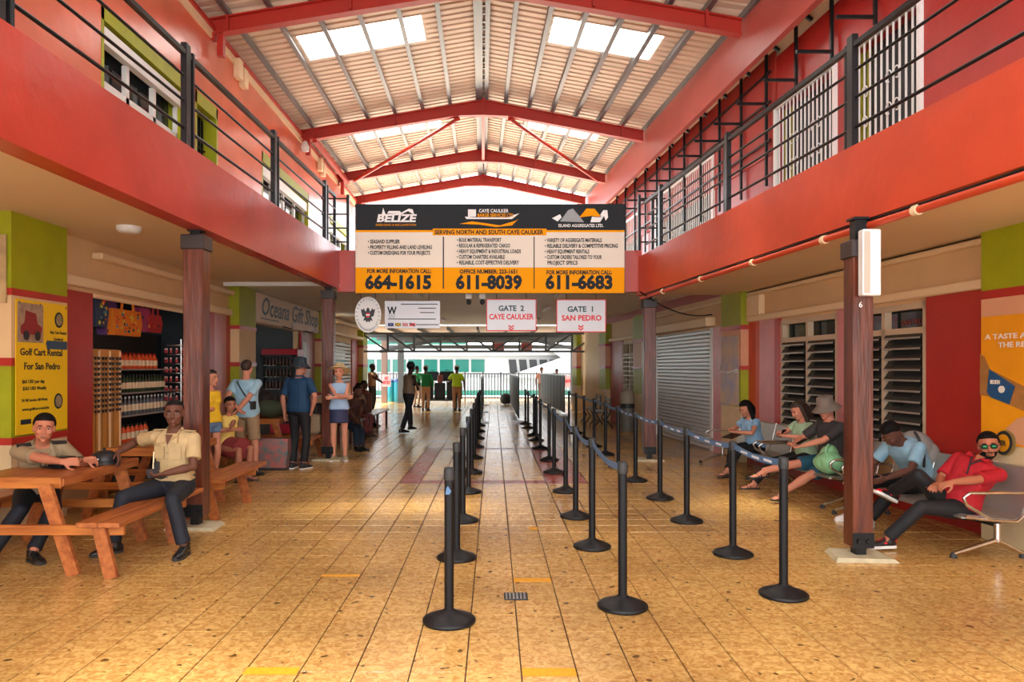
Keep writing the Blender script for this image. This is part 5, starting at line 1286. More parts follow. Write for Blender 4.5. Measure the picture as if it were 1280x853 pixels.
        if k == 'knit': hm.lathe([(.02, .15), (.06, .14), (.093, .09), (.10, .02), (.09, .02)], (0, .012, 0), 22)
        hb = hm.build('hat', hat['m'], t)
        if hat.get('band'):
            hm = MB(hm.xf); hm.lathe([(.099, .062), (.097, .088), (.094, .09), (.094, .062)], (0, .01, 0), 26); hm.build('hat_band', hat['band'], hb)
    # ---- top
    if top:
        inf = top.get('inf', .016); hem = top.get('hem', .0); neck = top.get('neck', .497); mb = MB()
        hs = [hem]+[b[0] for b in TB if hem+.02 < b[0] < neck-.012]+[neck]
        I = lambda h, j: float(np.interp(h, [b[0] for b in TB], [b[j] for b in TB]))
        loose = top.get('loose', .007)
        mb.loft([ring(h, I(h, 1), I(h, 2), inf+loose*max(0, 1-h/.35)) for h in hs])
        if fem:
            for sg in (-1, 1): q, xa, ya, uu = surf(sg*.065, .335, 0); mb.ell(q-ya*.02, (.068, .064, .066))
        sl = top.get('sleeve', .72)
        for (Sh, E_, Wr_) in ((SL, EL_, WL_), (SR, ER_, WR_)):
            k = .88 if fem else 1; ins = (pc-Sh)*.25
            if sl > 0: 
                mb.ell(Sh, (.068*k,)*3)
                if sl <= 1: mb.tube([Sh+ins, Sh, Sh.lerp(E_, sl*.55), Sh.lerp(E_, sl)], [.066*k, .070*k, .066*k, .068*k], 14)
                else: mb.tube([Sh+ins, Sh, E_, Wr_.lerp(E_, .12)], [.066*k, .068*k, .055*k, .042*k], 14); mb.ell(E_, (.055*k,)*3)
            if sl > 0: mb.tube([Sh+ins*1.2+uc*.01, spine(.47)[0]], [.055*k, .06*k], 12)
        so = voxel(sc(mb), 'shirt', top['m'], t, vox*1.05, 2, wr=wr, seed=seed+5)
        if top.get('guard') or top.get('collar'):
            cb = MB()
            q0, xa, ya, uu = surf(0, .50, 0)
            for sg in (-1, 1):
                A_ = spine(.535)[0]+xc*sg*.066-yc*.01; B_, _, yb, _ = surf(sg*.022, .43, inf+.022); C_, _, _, _ = surf(sg*.095, .42, inf+.024); D_, _, _, _ = surf(sg*.095, .475, inf+.04); Bk = spine(.525)[0]+xc*sg*.045+yc*.062
                for tri in ([A_, B_, C_, D_],):
                    n_ = yb*.006; V = tri; cb.add([p for p in V]+[p+n_ for p in V], [(0, 1, 2, 3), (7, 6, 5, 4), (0, 4, 5, 1), (1, 5, 6, 2), (2, 6, 7, 3), (3, 7, 4, 0)])
            bk = [spine(.515)[0]+xc*(.076*math.cos(a))+yc*(.074*math.sin(a)) for a in np.linspace(-.25, math.pi+.25, 14)]
            vs = bk+[p+uc*.028-(p-spine(.515)[0])*.12 for p in bk]; n_ = len(bk)
            vs2 = [p+(p-spine(.515)[0]).normalized()*.005 for p in vs]
            cb.add(vs+vs2, [(i, i+1, i+1+n_, i+n_) for i in range(n_-1)]+[(i+2*n_, i+3*n_, i+1+3*n_, i+1+2*n_) for i in range(n_-1)]+[(i+n_, i+1+n_, i+1+3*n_, i+3*n_) for i in range(n_-1)]+[(i, i+2*n_, i+1+2*n_, i+1) for i in range(n_-1)])
            sc(cb).build('collar', top.get('cm', top['m']), so)
            vb = MB(); p_, xa, fb, uu = surf(0, .45, inf+.0); a_ = surf(-.034, .492, inf+.014)[0]; b_ = surf(.034, .492, inf+.014)[0]; c_ = surf(0, .40, inf+.012)[0]
            vb.add([a_, b_, c_, a_+fb*.006, b_+fb*.006, c_+fb*.004], [(0, 1, 2), (5, 4, 3), (0, 3, 4, 1), (1, 4, 5, 2), (2, 5, 3, 0)]); sc(vb).build('open_neck', msk, t)
            pb = MB()
            for i in range(6):
                p_, xa, fb, uu = surf(0, .39-.06*i, inf+.012+.0005*i); pb.ell(p_, (.006, .006, .006), 8, 6)
            sc(pb).build('buttons', top.get('btn', M_mould), so)
        if top.get('guard'):
            for sg in (-1, 1):
                pk = MB(); p_, xa, fb, uu = surf(sg*.075, .325, inf+.006); xt = (surf(sg*.075+.02, .325, inf+.006)[0]-surf(sg*.075-.02, .325, inf+.006)[0]).normalized(); nn = xt.cross(uu).normalized(); nn = nn if nn.dot(fb) > 0 else -nn
                pk.obox(p_+nn*.004+uu*.0, xt*.048, uu*.055, nn*.003); pk.obox(p_+nn*.008+uu*.042, xt*.051, uu*.018, nn*.003); pk.ell(p_+nn*.012+uu*.03, (.006,)*3, 8, 6)
                sc(pk).build('chest_pocket', top['m'], so)
                ep = MB(); Sh = SL if sg > 0 else SR; a_ = spine(.495)[0]+xc*sg*.085+uc*.022; b_ = Sh+uc*.072+xc*sg*.02; ep.bar(a_, b_, .042, .007, uc); sc(ep).build('epaulette', top.get('ep', top['m']), so)
        if top.get('stripe'):
            pass
        if top.get('strap'):
            pts = [spine(.5)[0]+xc*.07+uc*.03] ; bkp = []
            for f in np.linspace(0, 1, 9):
                h = .48-.34*f; xx = .09-.22*f; p_, xa, fb, uu = surf(xx, h, inf); pp = spine(h)[0]; back = pp+xa*xx+(pp-p_+xa*xx)*1.0; q = pp+spine(h)[1]*xx-fb*(np.interp(h, [b[0] for b in TB], [b[2] for b in TB])+inf+.022)*max(0, 1-abs(xx/.2)**2.5)**.4; bkp.append(q)
            mb = MB(); mb.tube(bkp, .012, 6); sc(mb).build('shoulder_strap', M_rubber, t)
            mb = MB(); mb.obox(bkp[-1]+Vector((-.03, 0, -.02)), (.02, 0, 0), (0, .06, 0), (0, 0, .06)); sc(mb).build('sling_bag', M_rubber, t)
    # ---- bottom
    if bottom:
        k = bottom['kind']; mb = MB(); wst = bottom.get('waist', .09); inf = bottom.get('inf', .008)
        I = lambda h, j: float(np.interp(h, [b[0] for b in TB], [b[j] for b in TB]))
        if k in ('trousers', 'shorts'):
            mb.loft([ring(h, I(h, 1), I(h, 2), inf) for h in (-.10, -.05, 0, .04, wst)])
            for (H_, K_, A_) in ((HL, KL, AL), (HR, KR, AR)):
                mb.ell(H_, (.098, .102, .098))
                if k == 'trousers':
                    sl = bottom.get('slim', 1.); c_ = A_.lerp(K_, .06)
                    mb.tube([H_, H_.lerp(K_, .3), H_.lerp(K_, .75), K_], [.098, .094, .074*sl, .068*sl], 14); mb.tube([K_, K_.lerp(A_, .35), K_.lerp(A_, .7), c_], [.066*sl, .066*sl, .06*sl, .062*sl], 14); mb.ell(K_, (.067*sl,)*3)
                else:
                    L_ = bottom.get('len', .85); mb.tube([H_, H_.lerp(K_, .3), H_.lerp(K_, L_)], [.098, .10, .088], 14)
        if k == 'skirt':
            L_ = bottom.get('len', .55); mid = [HL.lerp(KL, f)*.5+HR.lerp(KR, f)*.5 for f in (0, L_*.5, L_)]
            mb.loft([ring(h, I(h, 1), I(h, 2), inf) for h in (-.05, 0, .04, wst)])
            mb.tube([mid[0], mid[1], mid[2]], [.165, .17, .175], 20)
        voxel(sc(mb), {'trousers': 'trousers', 'shorts': 'shorts', 'skirt': 'skirt'}[k], bottom['m'], t, vox*1.05, 2, wr=wr*.9, seed=seed+9)
        if bottom.get('belt'):
            mb = MB(); r1 = [Vector(p)*s for p in ring(wst-.045, I(wst, 1), I(wst, 2), .016+.008)]; r2 = [Vector(p)*s for p in ring(wst-.005, I(wst, 1), I(wst, 2), .016+.008)]; mb.loft([r1, r2]); mb.build('belt', bottom['belt'], t)
    # ---- shoes
    if shoes:
        for (A_, tt, tp) in ((AL, tl, toep[0]), (AR, tr, toep[1])):
            a = math.radians(tt); fd = Vector((math.sin(a)*math.cos(math.radians(tp)), -math.cos(a)*math.cos(math.radians(tp)), -math.sin(math.radians(tp)))); up_ = (Vector((0, 0, 1))-fd*fd.z).normalized(); sd = fd.cross(up_); Fb = A_-up_*.085
            def out(w_): return [(d_, x_*w_) for d_, x_ in ((-.085, .012), (-.075, .028), (-.04, .036), (.02, .036), (.08, .045), (.13, .047), (.17, .036), (.195, .015))]
            pl = out(1.06); poly = [(d_, x_) for d_, x_ in pl]+[(d_, -x_) for d_, x_ in pl[::-1]]
            hh = shoes.get('sole_h', .018)
            mb = MB(); mb.loft([[Fb+fd*d_+sd*x_+up_*z for d_, x_ in poly] for z in (.0, hh)], smooth=False); sl = sc(mb).build('shoe_sole', shoes['sole'], t)
            if shoes['kind'] == 'shoe':
                mb = MB(); mb.loft([[Fb+fd*d_+sd*(w_*math.cos(q))+up_*max(hh, zc+h2*math.sin(q)) for q in np.linspace(0, 2*math.pi, 16, endpoint=False)] for d_, w_, h2, zc in ((-.08, .02, .03, .035), (-.06, .034, .05, .045), (-.02, .038, .065, .045), (.03, .038, .055, .04), (.08, .044, .038, .03), (.13, .045, .030, .026), (.17, .034, .022, .024), (.188, .015, .012, .022))])
                mb.tube([Fb+up_*.05-fd*.02, Fb+up_*shoes.get('high', .1)-fd*.02], [.042, .045], 14)
                su = sc(mb).build('shoe_upper', shoes['m'], t)
                mb = MB()
                for d_ in (.03, .05, .07, .09): mb.tube([Fb+fd*d_+sd*.02+up_*(.098-.32*d_), Fb+fd*d_-sd*.02+up_*(.098-.32*d_)], .003, 5)
                sc(mb).build('laces', shoes.get('lace', shoes['m']), su)
                if shoes.get('m2'):
                    mb = MB(); mb.ell(Fb+fd*.155+up_*.03, (.040, .040, .023)); mb.ell(Fb-fd*.065+up_*.07, (.028, .028, .035)); mb.ell(Fb+fd*.03+up_*.05+sd*.024, (.02, .026, .012)); mb.ell(Fb+fd*.03+up_*.05-sd*.024, (.02, .026, .012)); sc(mb).build('toe_panel', shoes['m2'], su)
            else:
                mb = MB()
                for d_, z_ in ((.06, .055), (.10, .042)): mb.tube([Fb+fd*d_+sd*x_+up_*zz for x_, zz in ((-.046, .015), (-.038, z_*.8), (0, z_+.012), (.038, z_*.8), (.046, .015))], .007, 6)
                mb.tube([Fb-fd*.02+sd*.038+up_*.02, Fb-fd*.06+sd*.02+up_*.075, Fb-fd*.06-sd*.02+up_*.075, Fb-fd*.02-sd*.038+up_*.02], .006, 6); sc(mb).build('sandal_straps', shoes['m'], t)
    t['_'] = 0; del t['_']
    return t, dict(head=hc*s, Hm=Hm, hands=[(a*s, d, n_, sd) for a, d, n_, sd in HANDS], W=W_t, s=s, surf=lambda xx, h, i=.02: surf(xx, h, i)[0]*s, fwd=surf(0, .3)[2])
def hand_item(t, info, i, mb_fn, name, m):
    Wr_, d, n_, sd = info['hands'][i]; o = Wr_+d*.085*info['s']+n_*.022; return mb_fn(MB(), o, d, n_, sd).build(name, m, t)
HB = dict(m=mat('black_hair', (.006, .005, .0045), .7, 0, .3, 120, spec=.15)); HBr = dict(m=mat('brown_hair', (.035, .018, .010), .55, 0, .3, 120)); HG = dict(m=mat('grey_hair', (.14, .12, .10), .6, 0, .3, 120))
def H(b, **k): d = dict(b); d.update(k); return d
khaki = Mc(186, 158, 112); khaki2 = Mc(150, 128, 96); navy = Mc(16, 21, 32); blk = Mc(16, 16, 20)
BLS = dict(kind='shoe', m=mat('polished_black_leather', (.012, .012, .012), .2), sole=M_rubber)
SAN = dict(kind='sandal', m=M_rubber, sole=M_rubber)
# guard 1 (left, leaning on the table)
g1_, i1 = person('uniformed guard with black hair leaning both forearms on the picnic table', -4.20, 6.62, 42, .98, pel=(0, 0, .53), lean=37, twist=2, head=(-10, 2, 5), hl=(-3.60, 6.36, .83), hr=(-3.70, 6.20, .83),
       el=(.6, .3, -1), er=(-.8, -.2, -.8), fl=(-3.9, 6.1, .085), fr=(-4.2, 6.0, .085), curl=(40, 35), skin=(188, 118, 88), hair=H(HB, th=.014, front=.070), top=dict(m=khaki2, guard=1, ep=M_ink, hem=.02), bottom=dict(kind='trousers', m=navy), shoes=BLS, vox=.0062, seed=3, wr=.004,
       handdir=((1, -.1, 0), (1, .3, 0)), palmn=((-.2, -.9, -.4), (-.3, .9, -.4)))
# guard 2
g2_, i2 = person('uniformed guard in khaki shirt sitting on the bench holding a phone', -2.97, 6.72, -6, 1.0, pel=(0, 0, .55), lean=5, side=2, twist=2, head=(22, 0, 0), hl=(-2.93, 6.40, .70), hr=(-3.46, 6.62, .86),
       el=(1, .5, -.5), er=(-1, .5, -.15), fl=(-2.70, 6.28, .09), fr=(-3.36, 6.36, .09), kl=(.1, -1, .6), kr=(-.3, -1, .6), tl=8, tr=-35, curl=(55, 25), skin=(98, 60, 44), lip=(110, 62, 52), hair=H(HB, th=.004, front=.076), top=dict(m=khaki, guard=1, hem=.06, ep=khaki, btn=M_chrome), bottom=dict(kind='trousers', m=navy, belt=M_rubber, waist=.11), shoes=BLS, vox=.0062, seed=8, wr=.004,
       handdir=((-.75, -.6, -.15), (.5, -.5, -.9)), palmn=((-.2, .3, .9), (.2, -.5, -.8)))
hand_item(g2_, i2, 0, lambda mb, o, d, n, sd: mb.obox(o+n*.005, d*.05, sd*.012, n*.038), 'phone', mat('black_phone', (.015, .015, .02), .12))
q = i2['surf'](-.105, .20, .035); MB().bbox(q.x-.025, q.x+.025, q.y-.02, q.y+.01, q.z-.04, q.z+.04, .008).build('radio', M_rubber, g2_)
MB().bar((q.x-.028, q.y-.015, q.z-.03), (q.x-.03, q.y-.0, q.z+.13), .012, .004).build('lanyard', M_mould, g2_)
# black cap with a top knob on the table
t = thing('guard_cap', 'black rounded cap lying on the near picnic table', 'cap', (-3.58, 6.62, .762))
MB().lathe([(.135, 0), (.14, .008), (.118, .02), (.115, .05), (.10, .09), (.06, .115), (.012, .12), (.012, .145), (0.001, .147)], n=28).build('crown', mat('black_felt', (.012, .012, .014), .45), t)
MB().ell((0, -.112, .05), (.012, .006, .014), 8, 6).build('badge', M_chrome, t)
t = thing('guard_cap', 'dark shiny peaked cap under the leaning guard\'s forearms', 'cap', (-3.84, 6.42, .762))
MB().lathe([(.11, 0), (.115, .03), (.13, .06), (.10, .085), (.02, .09)], n=24).build('crown', mat('black_felt', (.012, .012, .014), .45), t); MB().bbox(-.08, .08, -.17, -.08, .01, .02, .004).build('peak', mat('glossy_black', (.01, .01, .012), .1), t)
# woman standing in yellow behind the column, woman seated in yellow
person('person in yellow top and denim shorts half hidden behind the near left column', PX(263, 10.2), 10.2, 60, .93, fem=True, head=(10, 0, 0), hl=(PX(268, 10.2), 9.95, 1.05), hr=None, skin=(205, 140, 110), hair=H(HBr, style='pony', th=.012), top=dict(m=Mc(236, 190, 30), sleeve=0, neck=.48), bottom=dict(kind='shorts', m=Mc(96, 122, 150), len=.35), shoes=SAN, vox=.011, seed=11, eyes=True)
person('seated woman in pale yellow blouse and maroon skirt behind the near left column', PX(281, 10.6), 10.6, 65, .92, fem=True, pel=(0, 0, .53), lean=12, head=(-25, 5, 0), hl=(PX(287, 10.2), 10.2, .78), hr=(PX(289, 10.1), 10.3, .75), fl=(PX(300, 10.2), 10.5, .08), fr=(PX(297, 10.2), 10.25, .08), skin=(170, 112, 86), hair=H(HB, style='pony', th=.012), top=dict(m=Mc(240, 210, 110), sleeve=.6), bottom=dict(kind='skirt', m=Mc(140, 52, 54), len=.9), shoes=SAN, vox=.011, seed=12)
# standing man, light blue tee, back to us
person('man in light blue tee shirt and khaki shorts standing with hands behind his back', PX(308, 11.0), 11.0, 174, 1.02, head=(4, 0, 0), hl=(PX(304, 11), 10.78, 1.02), hr=(PX(301, 11), 10.80, .98), el=(1, 1, -.2), er=(-1, 1, -.2), skin=(205, 138, 108), hair=H(HBr, th=.004, front=.07), top=dict(m=Mc(152, 190, 208), sleeve=.7, hem=-.06, loose=.02, strap=1), bottom=dict(kind='shorts', m=Mc(150, 122, 88), len=.9), shoes=dict(kind='shoe', m=M_rubber, sole=M_rubber, high=.07), vox=.0085, seed=13, eyes=False, fl=(PX(294, 11), 11.05, .085), fr=(PX(322, 11), 10.9, .085), curl=(50, 50))
# navy shirt, bucket hat
person('man in navy shirt, black trousers and dark bucket hat standing with his back turned', PX(374, 11.7), 11.7, 165, 1.03, head=(-20, 6, 0), hl=None, hr=(PX(391, 11.7), 11.65, .95), skin=(190, 128, 104), hair=H(HG, th=.004), hat=dict(kind='bucket', m=Mc(38, 52, 62)), top=dict(m=Mc(14, 58, 92), sleeve=.8, hem=-.03, loose=.015, collar=1), bottom=dict(kind='trousers', m=blk), shoes=dict(kind='shoe', m=M_rubber, sole=M_whitep), vox=.0085, seed=14, eyes=False)
# straw hat woman
person('woman in straw sun hat, sleeveless pale blue top and navy skirt standing with folded arms', PX(424, 12.7), 12.7, 8, .97, fem=True, head=(-5, 0, 0), hl=(PX(415, 12.4), 12.42, 1.12), hr=(PX(433, 12.4), 12.40, 1.14), el=(1, -.1, -.8), er=(-1, -.1, -.8), skin=(222, 150, 120), hair=H(HBr, th=.006), hat=dict(kind='straw', m=mat('straw', srgb(226, 196, 140), .7, 0, .3, 80), band=M_rubber), top=dict(m=Mc(168, 196, 226), sleeve=0, neck=.485), bottom=dict(kind='skirt', m=Mc(52, 58, 92), len=.55), shoes=dict(kind='shoe', m=Mc(180, 160, 130), sole=M_whitep, high=.06), vox=.0085, seed=15)
# seated people beyond
person('seated person with dark hair and pale top on the far left bench', PX(444, 17.5), 17.5, 60, .98, pel=(0, 0, .5), lean=14, skin=(84, 54, 42), hair=HB, fl=(PX(462, 17.2), 17.2, .08), fr=(PX(458, 17), 17.0, .08), hl=(PX(456, 17.3), 17.2, .7), hr=(PX(455, 17.2), 17.1, .68), top=dict(m=Mc(170, 140, 110)), bottom=dict(kind='trousers', m=Mc(120, 60, 60)), shoes=SAN, vox=.014, seed=16, eyes=False)
person('seated person in dark clothes behind the straw hat woman', PX(437, 14.6), 14.8, 50, 1.0, pel=(0, 0, .5), lean=22, skin=(92, 58, 44), hair=HB, fl=(PX(452, 14.2), 14.2, .08), fr=(PX(446, 14.1), 14.1, .08), hl=(PX(448, 14.3), 14.3, .62), hr=(PX(446, 14.3), 14.25, .6), top=dict(m=Mc(70, 40, 34)), bottom=dict(kind='trousers', m=Mc(24, 40, 56)), shoes=BLS, vox=.013, seed=17, eyes=False)
person('seated person in khaki at the far end of the left benches', PX(452, 20.5), 20.5, 60, .98, pel=(0, 0, .5), lean=10, skin=(92, 58, 44), hair=HB, fl=(PX(468, 20), 20.0, .08), fr=(PX(465, 20), 19.9, .08), hl=(PX(462, 20), 20.1, .7), hr=(PX(461, 20), 20, .7), top=dict(m=Mc(150, 70, 50)), bottom=dict(kind='trousers', m=Mc(110, 50, 50)), shoes=BLS, vox=.015, seed=18, eyes=False)
# far guard, walking man, porters
person('far guard in tan shirt and cap standing by the left notice', PX(465, 26.5), 26.5, 70, 1.02, head=(5, 0, 0), hl=(PX(475, 26.2), 26.2, 1.15), hr=(PX(475, 26.0), 26.1, 1.12), skin=(80, 52, 40), hair=HB, hat=dict(kind='cap', m=Mc(40, 40, 46)), top=dict(m=Mc(190, 150, 110)), bottom=dict(kind='trousers', m=Mc(70, 66, 68)), shoes=BLS, vox=.016, seed=19, eyes=False)
person('man in brown khaki shirt and black trousers walking across the passage', PX(511, 17.9), 17.9, 130, 1.02, lean=6, head=(20, 0, 0), hl=(PX(520, 17.6), 17.75, 1.22), hr=(PX(521, 17.6), 17.6, 1.18), fl=(PX(515, 17.6), 17.45, .085), fr=(PX(504, 18.1), 17.85, .10), skin=(66, 46, 38), hair=HB, hat=dict(kind='knit', m=Mc(48, 44, 44)), top=dict(m=Mc(140, 116, 92), hem=.04), bottom=dict(kind='trousers', m=Mc(24, 24, 30), waist=.11), shoes=BLS, vox=.012, seed=20, eyes=False)
person('porter in green shirt and khaki trousers left of the luggage cart', PX(532, 27), 27, 170, .98, head=(0, 0, 0), hl=(PX(538, 27), 27.3, 1.1), hr=None, skin=(90, 60, 46), hair=HB, hat=dict(kind='cap', m=Mc(150, 120, 100)), top=dict(m=Mc(20, 140, 70), sleeve=1.5), bottom=dict(kind='trousers', m=Mc(190, 150, 120)), shoes=BLS, vox=.016, seed=21, eyes=False)
hv = person('porter in fluorescent yellow vest pushing the luggage cart from the right', PX(571, 27), 27, 180, .98, hl=(PX(564, 27), 27.3, 1.1), hr=None, skin=(90, 60, 46), hair=HB, hat=dict(kind='cap', m=Mc(170, 140, 120)), top=dict(m=mat('hi_vis', srgb(190, 230, 30), .6), hem=.0), bottom=dict(kind='trousers', m=Mc(170, 130, 100)), shoes=BLS, vox=.016, seed=22, eyes=False)
person('porter in green beyond the luggage cart, at its left', PX(521, 29.5), 29.5, 150, .98, skin=(90, 60, 46), hair=HB, top=dict(m=Mc(30, 130, 70)), bottom=dict(kind='trousers', m=Mc(190, 160, 130)), shoes=BLS, vox=.018, seed=23, eyes=False)
person('person in tan behind the right slatted barrier', PX(677, 33.8), 33.8, 0, .95, skin=(110, 76, 60), hair=HB, top=dict(m=Mc(180, 130, 110)), bottom=dict(kind='trousers', m=Mc(110, 90, 80)), shoes=BLS, vox=.018, seed=24, eyes=False)
person('person in green shirt behind the right slatted barrier', PX(696, 33.8), 33.8, 0, .9, skin=(90, 60, 46), hair=HB, top=dict(m=Mc(20, 150, 90)), bottom=dict(kind='trousers', m=Mc(90, 90, 90)), shoes=BLS, vox=.018, seed=25, eyes=False)
# luggage cart
ct = thing('luggage_cart', 'four-wheeled luggage cart between the two porters', 'cart', (PX(552, 28), 28, 0))
MB().bbox(-.75, .75, -.5, .5, .35, .42, .01).build('deck', M_truss, ct)
for x in (-.55, .55):
    for y in (-.4, .4): MB().lathe([(.16, -.04), (.17, 0), (.16, .04)], n=16).build('wheel', M_rubber, ct).matrix_local = Matrix.Translation((x, y, .17)) @ Matrix.Rotation(math.pi/2, 4, 'Y')
for x in (-.74, .74): MB().tube([(x, -.48, .4), (x, -.48, 1.0), (x, .48, 1.0), (x, .48, .4)], .02, 6).build('end_rail', M_truss, ct)
for k, (x, z, w_, h, c, lb) in enumerate(((-.5, .42, .4, .7, (.03, .04, .07), 'dark blue suitcase, lower left on the luggage cart'), (-.05, .42, .42, .62, (.02, .02, .025), 'black suitcase, lower middle on the luggage cart'), (.42, .42, .42, .66, (.03, .03, .04), 'charcoal suitcase, lower right on the luggage cart'),
        (-.35, 1.12, .5, .35, (.03, .05, .09), 'navy bag, upper left of the luggage pile'), (.22, 1.1, .55, .38, (.015, .015, .02), 'black bag, upper right of the luggage pile'), (-.02, 1.05, .2, .3, (.35, .08, .06), 'small red bag in the middle of the luggage pile'))):
    yb = 28-.2 if k != 5 else 27.55
    t = thing('suitcase', lb, 'suitcase', (PX(552, 28)+x, yb, z)); MB().bbox(-w_/2, w_/2, -.15, .15, 0, h, .03).build('body', mat('case_%d' % k, c, .5), t); MB().tube([(-.07, 0, h-.005), (-.07, 0, h+.05), (.07, 0, h+.05), (.07, 0, h-.005)], .012, 6).build('handle', M_rubber, t)
# bags around the left benches
t = thing('shopping_bag', 'large patterned shopping bag on the floor behind the man in light blue', 'bag', (PX(341, 11.6), 11.6, 0))
MB().loft([[(-.24, -.12, 0), (.24, -.12, 0), (.24, .12, 0), (-.24, .12, 0)], [(-.28, -.14, .3), (.28, -.14, .3), (.28, .14, .3), (-.28, .14, .3)], [(-.27, -.1, .5), (.27, -.1, .5), (.27, .1, .5), (-.27, .1, .5)]], smooth=False).build('body', mat('patterned_bag', srgb(180, 90, 80), .6, 0, 0, 1, 1, 9, col2=srgb(60, 110, 110)), t)
MB().box(-.25, .25, -.13, .13, -.0, .04).build('base', M_rubber, t)
t = thing('green_bag', 'olive green holdall on the third picnic table', 'bag', (-3.9, 12.65, .762)); MB().ell((0, 0, .16), (.28, .22, .16), 16, 10).build('body', mat('olive_cloth', (.06, .08, .045), .8), t); MB().tube([(-.1, 0, .3), (-.08, 0, .4), (.08, 0, .4), (.1, 0, .3)], .012, 6).build('handle', M_rubber, t)
t = thing('backpack', 'dark backpack lying on the third picnic table, nearer the wall', 'bag', (-4.15, 13.1, .762)); MB().ell((0, 0, .24), (.18, .2, .24), 16, 10).build('body', M_rubber, t); MB().bbox(-.1, .12, -.21, -.15, .08, .26, .02).build('front_pocket', M_rubber, t)
t = thing('backpack', 'purple and black backpack on the bench beside the straw hat woman', 'bag', (-3.22, 13.3, .452)); MB().ell((0, 0, .27), (.2, .18, .27), 16, 10).build('body', M_rubber, t); MB().ell((.03, -.1, .16), (.15, .1, .14), 14, 8).build('front_pocket', mat('purple_nylon', (.12, .02, .08), .6), t)
t = thing('canvas_bag', 'beige canvas bag on the bench beside the man in navy', 'bag', (-3.24, 12.85, .452)); MB().bbox(-.16, .16, -.12, .12, 0, .36, .05).build('body', mat('beige_canvas', srgb(160, 140, 110), .8), t); MB().tube([(-.08, 0, .34), (-.07, 0, .5), (.07, 0, .5), (.08, 0, .34)], .01, 6).build('handle', M_rubber, t)
t = thing('wooden_armchair', 'brown wooden chair at the far left bench row', 'chair', (PX(449, 18.6), 18.8, 0))
MB().bbox(-.25, .25, -.25, .25, .4, .45, .01).build('seat', M_post, t); MB().bbox(-.25, .25, .2, .25, .45, .95, .01).build('backrest', M_post, t)
for a in (-.22, .22):
    for b_ in (-.22, .22): MB().box(a-.02, a+.02, b_-.02, b_+.02, 0, .4).build('leg', M_post, t)
t = thing('long_bench', 'brown long bench along the far left wall', 'bench', (PX(441, 16.5), 17.6, 0))
MB().bbox(-.2, .2, -2.2, 3.4, .4, .44, .01).build('seat', M_post, t)
for y_ in (-2, 0, 1.6, 3.2):
    MB().box(-.16, -.1, y_-.03, y_+.03, 0, .4).build('leg', M_post, t); MB().box(.1, .16, y_-.03, y_+.03, 0, .4).build('leg', M_post, t)

# right-hand people
w1, iw1 = person('woman in light blue tee sitting and looking at a tablet by the worn poster', 3.98, 10.95, -70, .93, fem=True, pel=(0, 0, .46), lean=18, head=(2, 26, 0), hl=(3.60, 10.72, .68), hr=(3.62, 10.98, .68), fl=(3.42, 10.55, .14), fr=(3.50, 10.72, .08), kl=(0, -1, .7), kr=(0, -1, .7), skin=(188, 126, 96), hair=H(HB, style='front_long', th=.014), top=dict(m=Mc(136, 176, 206), sleeve=.45, neck=.485), bottom=dict(kind='trousers', m=blk), shoes=SAN, vox=.009, seed=31, curl=(45, 45), palmn=((0, 0, 1), (0, 0, 1)))
MB().obox(Vector((0, -.47, .66))*.93, (.12, 0, 0), (0, .09, .03), (0, 0, .004)).build('tablet', mat('black_phone', (.015, .015, .02), .12), w1)
w2, iw2 = person('woman in pale green tee with long brown hair looking down at her phone', 4.22, 9.72, -76, .96, fem=True, pel=(0, 0, .46), lean=8, head=(-6, 28, 0), hl=(3.84, 9.52, .74), hr=(3.86, 9.72, .74), fl=(3.42, 9.3, .30), fr=(3.52, 9.75, .08), kl=(0, -.9, .9), kr=(0, -1, .6), skin=(214, 142, 114), hair=H(HBr, style='front_long', th=.010), top=dict(m=Mc(164, 196, 160), sleeve=.4, neck=.485), bottom=dict(kind='trousers', m=blk), shoes=SAN, vox=.009, seed=32, curl=(50, 50), palmn=((0, 0, 1), (0, 0, 1)))
MB().obox(Vector((0, -.40, .80))*.96, (.035, 0, 0), (0, .06, .04), (0, 0, .004)).build('phone', MATS['black_phone'], w2)
m1, im1 = person('man in charcoal tee, teal shorts and grey bucket hat on the middle bench', 4.24, 9.02, -74, 1.0, pel=(0, 0, .47), lean=6, head=(4, 18, 0), hl=(3.80, 8.86, .68), hr=(3.80, 9.12, .68), fl=(3.42, 8.72, .085), fr=(3.36, 9.05, .34), kl=(0, -1, .7), kr=(0, -1, 1), tr=6, skin=(206, 136, 108), hair=H(HBr, th=.005), hat=dict(kind='bucket', m=Mc(122, 108, 96)), top=dict(m=Mc(52, 50, 50), sleeve=.8), bottom=dict(kind='shorts', m=Mc(28, 84, 104), len=.85), shoes=SAN, vox=.0085, seed=33, curl=(50, 50), palmn=((0, 0, 1), (0, 0, 1)))
MB().obox(Vector((0, -.45, .73)), (.035, 0, 0), (0, .06, .03), (0, 0, .004)).build('phone', MATS['black_phone'], m1)
t = thing('plastic_bag', 'crumpled pale green plastic bag on the bench beside the man in teal shorts', 'bag', (4.02, 8.62, .37))
mb = MB(); mb.ell((0, 0, .14), (.17, .2, .13), 24, 16); mb.ell((.02, .04, .22), (.11, .12, .12), 16, 12); voxel(mb, 'body', mat('green_plastic', srgb(130, 190, 140), .3, 0, .8, 14), t, .011, 1, wr=.012, seed=77)
MB().tube([(-.07, -.06, .24), (-.08, -.07, .31), (-.02, -.02, .35), (.03, .02, .33), (.05, .05, .26)], .014, 8).build('handle', MATS['green_plastic'], t)
